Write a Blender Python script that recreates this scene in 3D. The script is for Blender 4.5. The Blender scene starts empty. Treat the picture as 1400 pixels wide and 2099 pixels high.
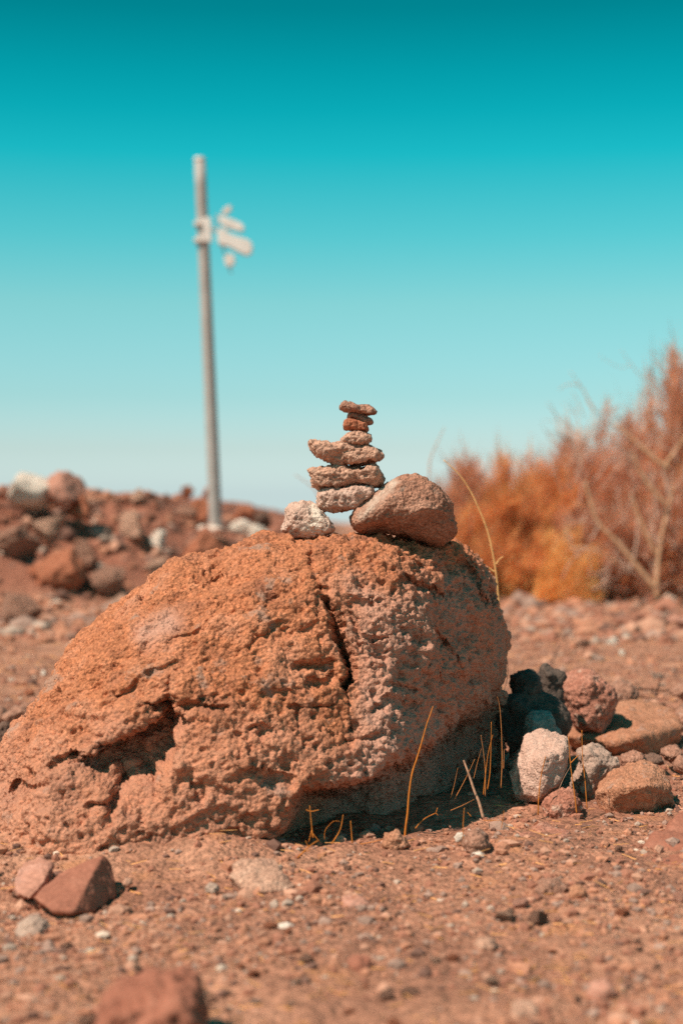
import bpy, bmesh, math, random
import numpy as np
from mathutils import Vector, Matrix

# ------------------------------------------------------------------ camera, sky, sun, exposure
sc = bpy.context.scene
COL = sc.collection
CAM_H = 0.70
LENS = 58.0
F = LENS / 36.0 * 2099.0            # focal length in pixels of the photograph
CX, CY = 700.0, 1049.5

cam = bpy.data.objects.new('camera', bpy.data.cameras.new('camera'))
COL.objects.link(cam)
sc.camera = cam
cam.location = (0, 0, CAM_H)
cam.rotation_euler = (math.radians(90), 0, 0)
cam.data.sensor_fit = 'VERTICAL'
cam.data.sensor_height = 36.0
cam.data.sensor_width = 24.0
cam.data.lens = LENS
cam.data.clip_start = 0.05
cam.data.clip_end = 6000
cam.data.dof.use_dof = True
cam.data.dof.focus_distance = 3.85
cam.data.dof.aperture_fstop = 2.2

SUN_EL, SUN_AZ = 55.0, -125.0       # degrees; azimuth from +Y, negative to the left
world = bpy.data.worlds.new('World')
sc.world = world
world.use_nodes = True
wn, wl = world.node_tree.nodes, world.node_tree.links
bg = wn['Background']
sky = wn.new('ShaderNodeTexSky')
sky.sky_type = 'NISHITA'
sky.sun_disc = False
sky.sun_elevation = math.radians(SUN_EL)
sky.sun_rotation = math.radians(SUN_AZ)
tc = wn.new('ShaderNodeTexCoord')
sep = wn.new('ShaderNodeSeparateXYZ')
wl.new(tc.outputs['Generated'], sep.inputs[0])
mx = wn.new('ShaderNodeMath'); mx.operation = 'MAXIMUM'; mx.inputs[1].default_value = 0.012
wl.new(sep.outputs['Z'], mx.inputs[0])
cmb = wn.new('ShaderNodeCombineXYZ')
wl.new(sep.outputs['X'], cmb.inputs['X']); wl.new(sep.outputs['Y'], cmb.inputs['Y']); wl.new(mx.outputs[0], cmb.inputs['Z'])
wl.new(cmb.outputs[0], sky.inputs['Vector'])
# the photograph's teal air: a colour filter on the physical sky that deepens with elevation
mp = wn.new('ShaderNodeMapRange')
mp.inputs['From Min'].default_value = 0.0; mp.inputs['From Max'].default_value = 0.4
wl.new(mx.outputs[0], mp.inputs['Value'])
ramp = wn.new('ShaderNodeValToRGB')
wl.new(mp.outputs[0], ramp.inputs[0])
stops = [(0.012, (1.22, 1.54, 1.92)), (0.038, (0.98, 1.19, 1.34)), (0.07, (0.74, 1.12, 1.13)), (0.125, (0.60, 1.18, 1.00)),
         (0.165, (0.29, 1.20, 0.98)), (0.212, (0.04, 1.17, 0.93)), (0.236, (0.012, 1.05, 0.83)), (0.258, (0.004, 0.93, 0.73)), (0.292, (0.0, 0.71, 0.55)), (0.34, (0.0, 0.64, 0.50)), (0.42, (0.02, 0.64, 0.51))]
el = ramp.color_ramp.elements
el[0].position, el[0].color = stops[0][0] / 0.4, (*[c / 2.2 for c in stops[0][1]], 1)
el[1].position, el[1].color = 1.0, (*[c / 2.2 for c in stops[-1][1]], 1)
for p, c in stops[1:-1]:
    e = el.new(p / 0.4); e.color = (*[k / 2.2 for k in c], 1)
mulc = wn.new('ShaderNodeMix'); mulc.data_type = 'RGBA'; mulc.blend_type = 'MULTIPLY'
mulc.inputs['Factor'].default_value = 1.0
wl.new(sky.outputs[0], mulc.inputs['A']); wl.new(ramp.outputs[0], mulc.inputs['B'])
vm = wn.new('ShaderNodeVectorMath'); vm.operation = 'SCALE'; vm.inputs['Scale'].default_value = 2.2
wl.new(mulc.outputs['Result'], vm.inputs[0])
wl.new(vm.outputs[0], bg.inputs['Color'])
bg.inputs['Strength'].default_value = 0.104

sun = bpy.data.objects.new('sun', bpy.data.lights.new('sun', 'SUN'))
COL.objects.link(sun)
sun.data.energy = 5.0
sun.data.angle = math.radians(0.5)
sun.data.color = (1.0, 0.82, 0.68)
_e, _a = math.radians(SUN_EL), math.radians(SUN_AZ)
SUN_DIR = Vector((math.sin(_a) * math.cos(_e), math.cos(_a) * math.cos(_e), math.sin(_e)))
sun.rotation_euler = SUN_DIR.to_track_quat('Z', 'Y').to_euler()

sc.view_settings.view_transform = 'Standard'
sc.view_settings.look = 'None'
sc.view_settings.exposure = 0.22
sc.view_settings.gamma = 1.0
sc.view_settings.use_curve_mapping = False
sc.render.engine = 'CYCLES'
sc.cycles.max_bounces = 5
sc.cycles.diffuse_bounces = 3
sc.cycles.use_denoising = False

# ------------------------------------------------------------------ helpers
rng = np.random.default_rng(7)
random.seed(7)


def at(px, py, Y):
    """the point at distance Y that the photograph shows at pixel (px, py)"""
    return np.array([(px - CX) / F * Y, Y, CAM_H - (py - CY) / F * Y])


def gy(py, z=0.0):
    """distance of ground of height z that the photograph shows at row py"""
    return (CAM_H - z) * F / (py - CY)


def to_px(P):
    return np.stack([CX + P[:, 0] / P[:, 1] * F, CY - (P[:, 2] - CAM_H) / P[:, 1] * F], 1)


def sstep(a, b, x):
    t = np.clip((x - a) / (b - a), 0, 1)
    return t * t * (3 - 2 * t)


def _h(ix, iy, iz, s):
    n = (ix * 374761393 + iy * 668265263 + iz * 2147483647 + s * 1274126177) & 0xFFFFFFFF
    n = ((n ^ (n >> 13)) * 1274126177) & 0xFFFFFFFF
    n = ((n ^ (n >> 16)) * 2246822519) & 0xFFFFFFFF
    return ((n ^ (n >> 15)) & 0xFFFFFF) / float(0x1000000)


def vnoise(P, seed=0):
    """smooth value noise in -1..1"""
    I = np.floor(P).astype(np.int64)
    f = P - I
    u = f * f * f * (f * (f * 6 - 15) + 10)
    x, y, z = I[:, 0], I[:, 1], I[:, 2]
    r = 0
    for dx in (0, 1):
        wx = u[:, 0] if dx else 1 - u[:, 0]
        for dy in (0, 1):
            wy = u[:, 1] if dy else 1 - u[:, 1]
            for dz in (0, 1):
                wz = u[:, 2] if dz else 1 - u[:, 2]
                r = r + wx * wy * wz * _h(x + dx, y + dy, z + dz, seed)
    return r * 2 - 1


ROT = np.array([[0.00, 0.80, 0.60], [-0.80, 0.36, -0.48], [-0.60, -0.48, 0.64]])


def fbm(P, octaves=4, seed=0, gain=0.5, ridged=False):
    r, a, t = 0, 1.0, 0
    Q = P.copy()
    for o in range(octaves):
        n = vnoise(Q, seed + o * 17)
        r = r + a * ((1 - 2 * np.abs(n)) if ridged else n)
        t += a
        a *= gain
        Q = Q @ ROT.T * 2.03 + 3.7
    return r / t


def worley(P, seed=0):
    """distance to the nearest scattered point and that point's random number"""
    I = np.floor(P).astype(np.int64)
    best = np.full(len(P), 9.0); idv = np.zeros(len(P))
    for dx in (-1, 0, 1):
        for dy in (-1, 0, 1):
            for dz in (-1, 0, 1):
                c = I + (dx, dy, dz)
                q = np.stack([_h(c[:, 0], c[:, 1], c[:, 2], seed + k) for k in (1, 2, 3)], 1)
                d = np.sqrt(((c + q - P) ** 2).sum(1))
                m = d < best
                best[m] = d[m]; idv[m] = q[m, 0]
    return best, idv


def dist_line(P, line):
    """distance in pixels to a polyline, and the position along it 0..1"""
    L = np.asarray(line, float)
    best = np.full(len(P), 1e9); tt = np.zeros(len(P)); side = np.zeros(len(P))
    n = len(L) - 1
    for i in range(n):
        a, b = L[i], L[i + 1]
        ab = b - a
        t = np.clip(((P - a) @ ab) / (ab @ ab), 0, 1)
        q = a + t[:, None] * ab
        d = np.hypot(*(P - q).T)
        m = d < best
        best[m] = d[m]; tt[m] = (i + t[m]) / n
        cr = ab[0] * (P[:, 1] - a[1]) - ab[1] * (P[:, 0] - a[0])
        side[m] = np.sign(cr[m])
    return best, tt, side


def in_poly(P, poly):
    L = np.asarray(poly, float)
    c = np.zeros(len(P), bool)
    j = len(L) - 1
    for i in range(len(L)):
        xi, yi = L[i]; xj, yj = L[j]
        if yi != yj:
            m = ((yi > P[:, 1]) != (yj > P[:, 1])) & (P[:, 0] < (xj - xi) * (P[:, 1] - yi) / (yj - yi) + xi)
            c ^= m
        j = i
    return c


def poly_depth(P, poly):
    """signed distance in pixels, positive inside"""
    d, _, _ = dist_line(P, list(poly) + [poly[0]])
    return np.where(in_poly(P, poly), d, -d)


def tag(o, label=None, cat=None, group=None, kind=None):
    if label: o['label'] = label
    if cat: o['category'] = cat
    if group: o['group'] = group
    if kind: o['kind'] = kind
    return o


def link(name, mesh, parent=None, loc=(0, 0, 0)):
    o = bpy.data.objects.new(name, mesh)
    COL.objects.link(o)
    o.location = loc
    if parent: o.parent = parent
    return o


def np_mesh(name, V, faces, mat=None, smooth=True, col=None, attr='tint'):
    """mesh from arrays; faces is an (n,3) or (n,4) array"""
    me = bpy.data.meshes.new(name)
    V = np.asarray(V, np.float32); faces = np.asarray(faces, np.int32)
    n, k = faces.shape
    me.vertices.add(len(V)); me.vertices.foreach_set('co', V.ravel())
    me.loops.add(n * k); me.loops.foreach_set('vertex_index', faces.ravel())
    me.polygons.add(n)
    me.polygons.foreach_set('loop_start', np.arange(0, n * k, k, dtype=np.int32))
    me.polygons.foreach_set('use_smooth', np.full(n, smooth))
    me.update(calc_edges=True)
    if col is not None: set_col(me, col, attr)
    if mat: me.materials.append(mat)
    return me


def set_col(me, col, attr='tint'):
    a = me.attributes.new(attr, 'FLOAT_COLOR', 'POINT')
    c = np.ones((len(me.vertices), 4), np.float32)
    c[:, :3] = col if np.ndim(col) == 2 else np.asarray(col)[:, None]
    a.data.foreach_set('color', c.ravel())


def set_val(me, v, attr):
    a = me.attributes.new(attr, 'FLOAT', 'POINT')
    a.data.foreach_set('value', np.asarray(v, np.float32))


def co(me):
    a = np.empty(len(me.vertices) * 3, np.float32)
    me.vertices.foreach_get('co', a)
    return a.reshape(-1, 3).astype(float)


def nrm(me):
    a = np.empty(len(me.vertices) * 3, np.float32)
    me.vertices.foreach_get('normal', a)
    return a.reshape(-1, 3).astype(float)


def remesh(me, voxel):
    o = bpy.data.objects.new('temporary', me)
    COL.objects.link(o)
    m = o.modifiers.new('r', 'REMESH'); m.mode = 'VOXEL'; m.voxel_size = voxel; m.use_smooth_shade = True
    dg = bpy.context.evaluated_depsgraph_get()
    out = bpy.data.meshes.new_from_object(o.evaluated_get(dg))
    bpy.data.objects.remove(o); bpy.data.meshes.remove(me)
    return out


# ------------------------------------------------------------------ materials
def new_mat(name):
    m = bpy.data.materials.new(name); m.use_nodes = True
    nt = m.node_tree
    b = nt.nodes['Principled BSDF']
    b.inputs['Roughness'].default_value = 0.92
    b.inputs['Specular IOR Level'].default_value = 0.15
    return m, nt, b


def _ramp(nt, cols):
    r = nt.nodes.new('ShaderNodeValToRGB')
    e = r.color_ramp.elements
    e[0].position, e[0].color = cols[0][0], (*cols[0][1], 1)
    e[1].position, e[1].color = cols[-1][0], (*cols[-1][1], 1)
    for p, c in cols[1:-1]:
        k = e.new(p); k.color = (*c, 1)
    return r


def _mix(nt, mode, a, b, fac=1.0):
    m = nt.nodes.new('ShaderNodeMix'); m.data_type = 'RGBA'; m.blend_type = mode
    if isinstance(fac, float): m.inputs['Factor'].default_value = fac
    else: nt.links.new(fac, m.inputs['Factor'])
    for s, v in (('A', a), ('B', b)):
        if isinstance(v, tuple): m.inputs[s].default_value = (*v, 1)
        else: nt.links.new(v, m.inputs[s])
    return m.outputs['Result']


def rock_mat(name, cols, scale=9.0, speck=160.0, bump=0.004, grain=220.0, pale=None, tint=False, spots=None, contrast=0.35):
    m, nt, b = new_mat(name)
    L = nt.links
    t = nt.nodes.new('ShaderNodeTexCoord')
    oi = nt.nodes.new('ShaderNodeObjectInfo')
    ad = nt.nodes.new('ShaderNodeVectorMath'); ad.operation = 'ADD'
    ml = nt.nodes.new('ShaderNodeMath'); ml.operation = 'MULTIPLY'; ml.inputs[1].default_value = 37.0
    L.new(oi.outputs['Random'], ml.inputs[0])
    L.new(t.outputs['Object'], ad.inputs[0]); L.new(ml.outputs[0], ad.inputs[1])
    vec = ad.outputs[0]

    def noise(s, d, r):
        n = nt.nodes.new('ShaderNodeTexNoise')
        n.inputs['Scale'].default_value = s; n.inputs['Detail'].default_value = d; n.inputs['Roughness'].default_value = r
        L.new(vec, n.inputs['Vector'])
        return n.outputs['Fac']
    k = len(cols)
    r = _ramp(nt, [(0.3 + 0.4 * i / (k - 1), c) for i, c in enumerate(cols)])
    L.new(noise(scale, 7, 0.68), r.inputs[0])
    colr = r.outputs[0]
    g = _ramp(nt, [(0.3, (1 - contrast,) * 3), (0.55, (1, 1, 1)), (0.75, (1 + contrast, 1 + contrast, 1 + contrast))])
    L.new(noise(speck, 3, 0.7), g.inputs[0])
    colr = _mix(nt, 'MULTIPLY', colr, g.outputs[0])
    if spots:
        s = _ramp(nt, [(0.60, (0, 0, 0)), (0.68, (1, 1, 1))])
        L.new(noise(spots[0], 4, 0.6), s.inputs[0])
        colr = _mix(nt, 'MIX', colr, spots[1], s.outputs[0])
    if tint:
        a = nt.nodes.new('ShaderNodeAttribute'); a.attribute_name = 'tint'
        colr = _mix(nt, 'MULTIPLY', colr, a.outputs['Color'])
    if pale:
        a = nt.nodes.new('ShaderNodeAttribute'); a.attribute_name = 'pale'
        colr = _mix(nt, 'MIX', colr, pale, a.outputs['Fac'])
    L.new(colr, b.inputs['Base Color'])
    v = nt.nodes.new('ShaderNodeTexVoronoi'); v.inputs['Scale'].default_value = grain
    L.new(vec, v.inputs['Vector'])
    h = nt.nodes.new('ShaderNodeMath'); h.operation = 'SUBTRACT'
    L.new(noise(grain * 0.6, 5, 0.7), h.inputs[0])
    hm = nt.nodes.new('ShaderNodeMath'); hm.operation = 'MULTIPLY'; hm.inputs[1].default_value = 0.5
    L.new(v.outputs['Distance'], hm.inputs[0]); L.new(hm.outputs[0], h.inputs[1])
    bp = nt.nodes.new('ShaderNodeBump'); bp.inputs['Distance'].default_value = bump; bp.inputs['Strength'].default_value = 0.9
    L.new(h.outputs[0], bp.inputs['Height']); L.new(bp.outputs[0], b.inputs['Normal'])
    return m


def plain_mat(name, c, rough=0.85, var=0.25, scale=60.0, tint=False):
    m, nt, b = new_mat(name)
    b.inputs['Roughness'].default_value = rough
    t = nt.nodes.new('ShaderNodeTexCoord')
    n = nt.nodes.new('ShaderNodeTexNoise'); n.inputs['Scale'].default_value = scale; n.inputs['Detail'].default_value = 4
    nt.links.new(t.outputs['Object'], n.inputs['Vector'])
    r = _ramp(nt, [(0.3, tuple(k * (1 - var) for k in c)), (0.7, tuple(min(1.15, k * (1 + var)) for k in c))])
    nt.links.new(n.outputs['Fac'], r.inputs[0])
    o = r.outputs[0]
    if tint:
        a = nt.nodes.new('ShaderNodeAttribute'); a.attribute_name = 'tint'
        o = _mix(nt, 'MULTIPLY', o, a.outputs['Color'])
    nt.links.new(o, b.inputs['Base Color'])
    return m


M = {}
M['boulder'] = rock_mat('red_scoria', [(0.37, 0.145, 0.085), (0.60, 0.225, 0.11), (0.67, 0.295, 0.175)], 9, 120, 0.012, 120,
                        pale=(0.60, 0.325, 0.24), spots=(14.0, (0.44, 0.25, 0.18)), contrast=0.5)
M['tan'] = rock_mat('tan_stone', [(0.46, 0.27, 0.20), (0.60, 0.34, 0.24), (0.68, 0.43, 0.32)], 26, 150, 0.006, 200, spots=(60.0, (0.36, 0.21, 0.16)), contrast=0.5)
M['pale'] = rock_mat('pale_stone', [(0.50, 0.32, 0.25), (0.64, 0.42, 0.335), (0.72, 0.51, 0.42)], 26, 150, 0.006, 200, pale=(0.80, 0.66, 0.55), contrast=0.3)
M['brown'] = rock_mat('brown_stone', [(0.28, 0.155, 0.115), (0.42, 0.215, 0.15), (0.52, 0.28, 0.20)], 26, 150, 0.006, 200, spots=(50.0, (0.52, 0.36, 0.29)), contrast=0.5)
M['redstone'] = rock_mat('red_stone', [(0.30, 0.10, 0.06), (0.44, 0.155, 0.085), (0.52, 0.22, 0.13)], 16, 200, 0.003, 240, spots=(26.0, (0.5, 0.3, 0.22)))
M['dustyred'] = rock_mat('dusty_red_stone', [(0.36, 0.15, 0.10), (0.49, 0.215, 0.15), (0.58, 0.30, 0.22)], 20, 150, 0.006, 180, spots=(30.0, (0.54, 0.36, 0.28)), contrast=0.5)
M['bigrock'] = rock_mat('vesicular_rock', [(0.34, 0.17, 0.115), (0.47, 0.23, 0.155), (0.53, 0.29, 0.205)], 18, 130, 0.010, 150, pale=(0.70, 0.54, 0.44), spots=(40.0, (0.34, 0.22, 0.17)), contrast=0.5)
M['grey'] = rock_mat('grey_stone', [(0.34, 0.235, 0.19), (0.46, 0.315, 0.25), (0.55, 0.39, 0.31)], 18, 200, 0.003, 240)
M['shadestone'] = rock_mat('shade_dark_stone', [(0.08, 0.062, 0.055), (0.12, 0.09, 0.075), (0.17, 0.12, 0.095)], 16, 200, 0.004, 200)  # brown stone with the boulder's shadow put into its colour
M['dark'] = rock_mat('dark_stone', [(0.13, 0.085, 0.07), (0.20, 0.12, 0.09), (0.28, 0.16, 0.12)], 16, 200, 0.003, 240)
M['slab'] = rock_mat('tan_orange_slab', [(0.40, 0.19, 0.115), (0.51, 0.235, 0.14), (0.57, 0.30, 0.195)], 12, 160, 0.006, 200, spots=(30.0, (0.42, 0.25, 0.19)), contrast=0.45)
M['pink'] = rock_mat('pink_slab', [(0.40, 0.19, 0.135), (0.52, 0.25, 0.18), (0.60, 0.33, 0.26)], 14, 90, 0.002, 200, contrast=0.2)
M['maroon'] = rock_mat('maroon_slab', [(0.28, 0.11, 0.075), (0.37, 0.145, 0.095), (0.44, 0.19, 0.13)], 10, 120, 0.002, 240, contrast=0.25)
M['bluegrey'] = rock_mat('blue_grey_stone', [(0.20, 0.22, 0.20), (0.27, 0.29, 0.26), (0.33, 0.34, 0.31)], 16, 200, 0.003, 240)
M['white'] = rock_mat('white_stone', [(0.62, 0.50, 0.41), (0.74, 0.62, 0.53), (0.80, 0.70, 0.61)], 10, 90, 0.003, 200, contrast=0.2)
M['soil'] = rock_mat('soil', [(0.31, 0.145, 0.10), (0.51, 0.24, 0.155), (0.65, 0.335, 0.22)], 2.2, 38, 0.018, 90, pale=(0.34, 0.13, 0.085), spots=(5.0, (0.55, 0.25, 0.14)), contrast=0.5)
M['gravel'] = rock_mat('gravel', [(0.9, 0.9, 0.9), (1, 1, 1), (1, 1, 1)], 60, 300, 0.002, 260, tint=True, contrast=0.2)
M['stalk'] = plain_mat('orange_stalk', (0.60, 0.20, 0.035), 0.6)
M['straw'] = plain_mat('straw', (0.80, 0.42, 0.17), 0.7, tint=True)
M['driedwood'] = plain_mat('dry_wood', (0.46, 0.26, 0.17), 0.8, 0.35, 120)
M['palewood'] = plain_mat('bleached_wood', (0.58, 0.33, 0.20), 0.8, 0.25, 20)
M['pinkwood'] = plain_mat('greyed_wood', (0.56, 0.36, 0.28), 0.8, 0.25, 20)
M['foliage'] = plain_mat('dry_foliage', (1, 1, 1), 0.85, 0.12, 3, tint=True)
_nt = M['foliage'].node_tree
_tr = _nt.nodes.new('ShaderNodeBsdfTranslucent'); _mx = _nt.nodes.new('ShaderNodeMixShader'); _mx.inputs[0].default_value = 0.45
_pb = _nt.nodes['Principled BSDF']
_nt.links.new(_pb.inputs['Base Color'].links[0].from_socket, _tr.inputs['Color'])
_nt.links.new(_pb.outputs[0], _mx.inputs[1]); _nt.links.new(_tr.outputs[0], _mx.inputs[2])
_nt.links.new(_mx.outputs[0], _nt.nodes['Material Output'].inputs['Surface'])
M['pole'] = plain_mat('galvanised_steel', (0.42, 0.385, 0.365), 0.6, 0.12, 8)
M['polecap'] = plain_mat('pale_cap', (0.78, 0.70, 0.65), 0.6, 0.05, 8)
M['whitepaint'] = plain_mat('white_paint', (0.82, 0.76, 0.72), 0.5, 0.08, 12)
M['concrete'] = plain_mat('concrete', (0.60, 0.47, 0.40), 0.9, 0.15, 12)

# ------------------------------------------------------------------ ground
def ground_base(x, y):
    """terrain height without the fine relief"""
    z = np.zeros_like(x)
    crest = np.interp(x, [-9, -4, -2.6, -1.6, -1.15, -0.6, 0.0, 0.8], [0.8, 0.85, 0.80, 0.78, 0.56, 0.47, 0.18, 0.02])
    foot = np.interp(x, [-6, -3, -1.2, 0], [9.3, 9.6, 11.0, 12.0])
    z = z + crest * sstep(0, 1, (y - foot) / 3.6)
    z = z - 0.0065 * np.clip(y - 24, 0, None)
    # soil banked against the low left foot of the boulder
    line = np.array([(-0.80, 3.74), (-0.62, 3.53), (-0.42, 3.40), (-0.26, 3.37)])
    dd = np.full_like(x, 9.0)
    for i in range(len(line) - 1):
        a_, b_ = line[i], line[i + 1]
        t_ = np.clip(((x - a_[0]) * (b_ - a_)[0] + (y - a_[1]) * (b_ - a_)[1]) / ((b_ - a_) @ (b_ - a_)), 0, 1)
        dd = np.minimum(dd, np.hypot(x - a_[0] - t_ * (b_ - a_)[0], y - a_[1] - t_ * (b_ - a_)[1]))
    z = z + 0.046 * np.exp(-(dd / 0.13) ** 2)
    # slight swell under the stones at the right of the boulder
    z = z + 0.02 * np.exp(-(((x - 1.0) / 0.5) ** 2 + ((y - 4.5) / 0.5) ** 2))
    z = z + 0.022 * np.exp(-(((x - 0.30) / 0.35) ** 2 + ((y - 3.35) / 0.22) ** 2))
    return z


def ground_z(x, y):
    x = np.asarray(x, float); y = np.asarray(y, float)
    P = np.stack([x, y, np.zeros_like(x)], 1)
    r = np.hypot(x, y)
    z = ground_base(x, y)
    z = z + 0.030 * fbm(P * 1.1, 2, 3) * sstep(1.0, 3.0, r) * 0.7
    z = z + 0.012 * fbm(P * 5.0, 3, 11)
    z = z + 0.0095 * fbm(P * 19.0, 4, 21, 0.6)
    far = sstep(9, 12, y)
    z = z + far * sstep(0.05, 0.4, ground_base(x, y)) * (0.10 * fbm(P * 1.6, 3, 31) + 0.09 * fbm(P * 4.0, 3, 32, ridged=True))
    return z


rows = np.concatenate([np.linspace(0.05, 1.45, 12), np.geomspace(1.55, 12, 430), np.geomspace(12.12, 40, 90), np.geomspace(42, 3000, 40)])
cols = np.concatenate([np.linspace(-180, -30, 50)[:-1], np.linspace(-30, -17, 30)[:-1], np.linspace(-17, 17, 330)[:-1],
                       np.linspace(17, 30, 30)[:-1], np.linspace(30, 180, 50)[:-1]])
nr, nc = len(rows), len(cols)
A, R = np.meshgrid(np.radians(cols), rows)
gx, gyy = (R * np.sin(A)).ravel(), (R * np.cos(A)).ravel()
gz = ground_z(gx, gyy)
ii, jj = np.meshgrid(np.arange(nr - 1), np.arange(nc), indexing='ij')
j2 = (jj + 1) % nc
q = np.stack([ii * nc + jj, ii * nc + j2, (ii + 1) * nc + j2, (ii + 1) * nc + jj], -1).reshape(-1, 4)
gcen = len(gx)
me = np_mesh('ground', np.stack([gx, gyy, gz], 1), q[:, ::-1], M['soil'])
set_val(me, np.clip(sstep(0.03, 0.25, ground_base(gx, gyy)) * (gyy > 7), 0, 1) * 0.8, 'pale')
tag(link('ground', me), 'reddish gravelly soil, flat in front and heaped into a bank at the left behind', kind='structure')

# ------------------------------------------------------------------ stones from an outline in the photograph, with real depth
def catmull(pts, n):
    P = np.asarray(pts, float)
    out = []
    k = len(P)
    for i in range(k):
        p0, p1, p2, p3 = P[i - 1], P[i], P[(i + 1) % k], P[(i + 2) % k]
        for t in np.linspace(0, 1, 8, endpoint=False):
            out.append(0.5 * ((2 * p1) + (-p0 + p2) * t + (2 * p0 - 5 * p1 + 4 * p2 - p3) * t * t + (-p0 + 3 * p1 - 3 * p2 + p3) * t ** 3))
    out = np.array(out)
    out = 0.5 * out + 0.5 * np.array([np.interp(np.arange(len(out)) / 8, np.arange(k + 1), np.append(P[:, c], P[0, c])) for c in (0, 1)]).T
    d = np.append(0, np.cumsum(np.hypot(*np.diff(np.vstack([out, out[:1]]), axis=0).T)))
    s = np.linspace(0, d[-1], n, endpoint=False)
    w = np.vstack([out, out[:1]])
    return np.stack([np.interp(s, d, w[:, 0]), np.interp(s, d, w[:, 1])], 1)


def inflate(outline, Y, dfront, dback, power=2.5, n=112, m=30, yof=None, spine=None):
    """closed solid with the given outline (pixels) in the plane at distance Y and the given depth before and behind it"""
    o = catmull(outline, n)
    W = np.array([at(p[0], p[1], yof(p[0]) if yof else Y) for p in o])[:, [0, 2]]
    c = W.mean(0)
    U, S, Vt = np.linalg.svd(W - c, full_matrices=False)
    ax = Vt[0]
    t = (W - c) @ ax
    w = (W - c) @ Vt[1]
    lo, hi = t.min(), t.max()
    half = 0.5 * (w.max() - w.min())
    a, b = lo + half * 0.9, hi - half * 0.9
    if a > b: a = b = 0.5 * (a + b)
    sp = c + np.clip(t, a, b)[:, None] * ax
    if spine:
        sx = np.interp(o[:, 0], [spine[0][0], spine[1][0]], [0, 1])
        e0, e1 = [at(q[0], q[1], yof(q[0]) if yof else Y)[[0, 2]] for q in spine]
        sp = e0 + sx[:, None] * (e1 - e0)
    phi = np.linspace(-math.pi / 2, math.pi / 2, m)
    r = np.abs(np.cos(phi)) ** (2 / power)
    s = np.sign(np.sin(phi)) * np.abs(np.sin(phi)) ** (2 / power)
    V = []
    for k in range(m):
        xz = sp + (W - sp) * max(r[k], 1e-3)
        y = Y + s[k] * (dback if s[k] > 0 else dfront)
        V.append(np.stack([xz[:, 0], np.full(n, y), xz[:, 1]], 1))
        if yof:
            # a point at distance Yc off the axis by x sits on the tilted middle plane
            V[-1][:, 1] += plane_shift(xz[:, 0], yof, Y)
    V.append(np.array([[sp[:, 0].mean(), Y - dfront, sp[:, 1].mean()], [sp[:, 0].mean(), Y + dback, sp[:, 1].mean()]]))
    V = np.concatenate(V)
    f = []
    for k in range(m - 1):
        for i in range(n):
            j = (i + 1) % n
            f.append((k * n + i, k * n + j, (k + 1) * n + j, (k + 1) * n + i))
    for i in range(n):
        j = (i + 1) % n
        f.append((m * n, j, i, i)); f.append((m * n + 1, (m - 1) * n + i, (m - 1) * n + j, (m - 1) * n + j))
    me = bpy.data.meshes.new('outline')
    me.from_pydata(V.tolist(), [], [tuple(dict.fromkeys(q)) for q in f])
    me.update()
    return me


def plane_shift(x, yof, Y):
    q = np.linspace(-400, 1500, 400)
    yy = np.array([yof(v) for v in q])
    return np.interp(x, (q - CX) / F * yy, yy) - Y


def facet(V, n, lo, hi, seed):
    """cut a point cloud round its centre with random planes, for flat broken faces"""
    r = np.random.default_rng(seed)
    c = 0.5 * (V.max(0) + V.min(0)); h = 0.5 * (V.max(0) - V.min(0))
    Q = (V - c) / h
    for _ in range(n):
        d = r.normal(size=3); d /= np.linalg.norm(d)
        lim = np.abs(Q @ d).max() * r.uniform(lo, hi)
        over = Q @ d - lim
        Q = Q - np.clip(over, 0, None)[:, None] * d * 0.9
    return c + Q * h


def stone(name, outline, Y, dfront, dback, mat, label, cat='stone', group=None, voxel=0.004, rough=1.0, seed=0, power=2.6,
          pale=None, cuts=0, sculpt=None):
    me = remesh(inflate(outline, Y, dfront, dback, power), voxel)
    V = co(me)
    size = np.ptp(V, axis=0).max()
    if cuts: V = facet(V, cuts, 0.72 if cuts < 9 else 0.86, 0.95 if cuts < 9 else 0.985, seed)
    N = nrm(me)
    P = V / size + seed * 3.1
    ter = fbm(P * 4.2, 3, seed + 2) * 4.0
    ter = (np.floor(ter) + sstep(0.42, 0.58, ter - np.floor(ter))) / 4.0
    d = 0.030 * fbm(P * 3.0, 2, seed) + 0.085 * ter + 0.030 * fbm(P * 8, 3, seed + 5, ridged=True) - 0.012
    f1, _ = worley(V / 0.016 + seed, seed)
    pit = sstep(0.22, 0.5, fbm(V * 85 + seed, 2, seed + 40))
    d = d * size * rough - 0.0045 * rough * pit + rough * (0.0042 * (0.5 - f1) + 0.0030 * fbm(V * 150, 2, seed + 9))
    V = V + N * d[:, None]
    if sculpt: V = sculpt(V, N)
    base = np.array([0.5 * (V[:, 0].min() + V[:, 0].max()), 0.5 * (V[:, 1].min() + V[:, 1].max()), V[:, 2].min()])
    px = to_px(V)
    me.vertices.foreach_set('co', (V - base).astype(np.float32).ravel())
    me.update()
    if pale is not None: set_val(me, pale(px, V), 'pale')
    me.materials.clear(); me.materials.append(M[mat])
    me.name = name
    o = link(name, me, None, base)
    return tag(o, label, cat, group)


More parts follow.
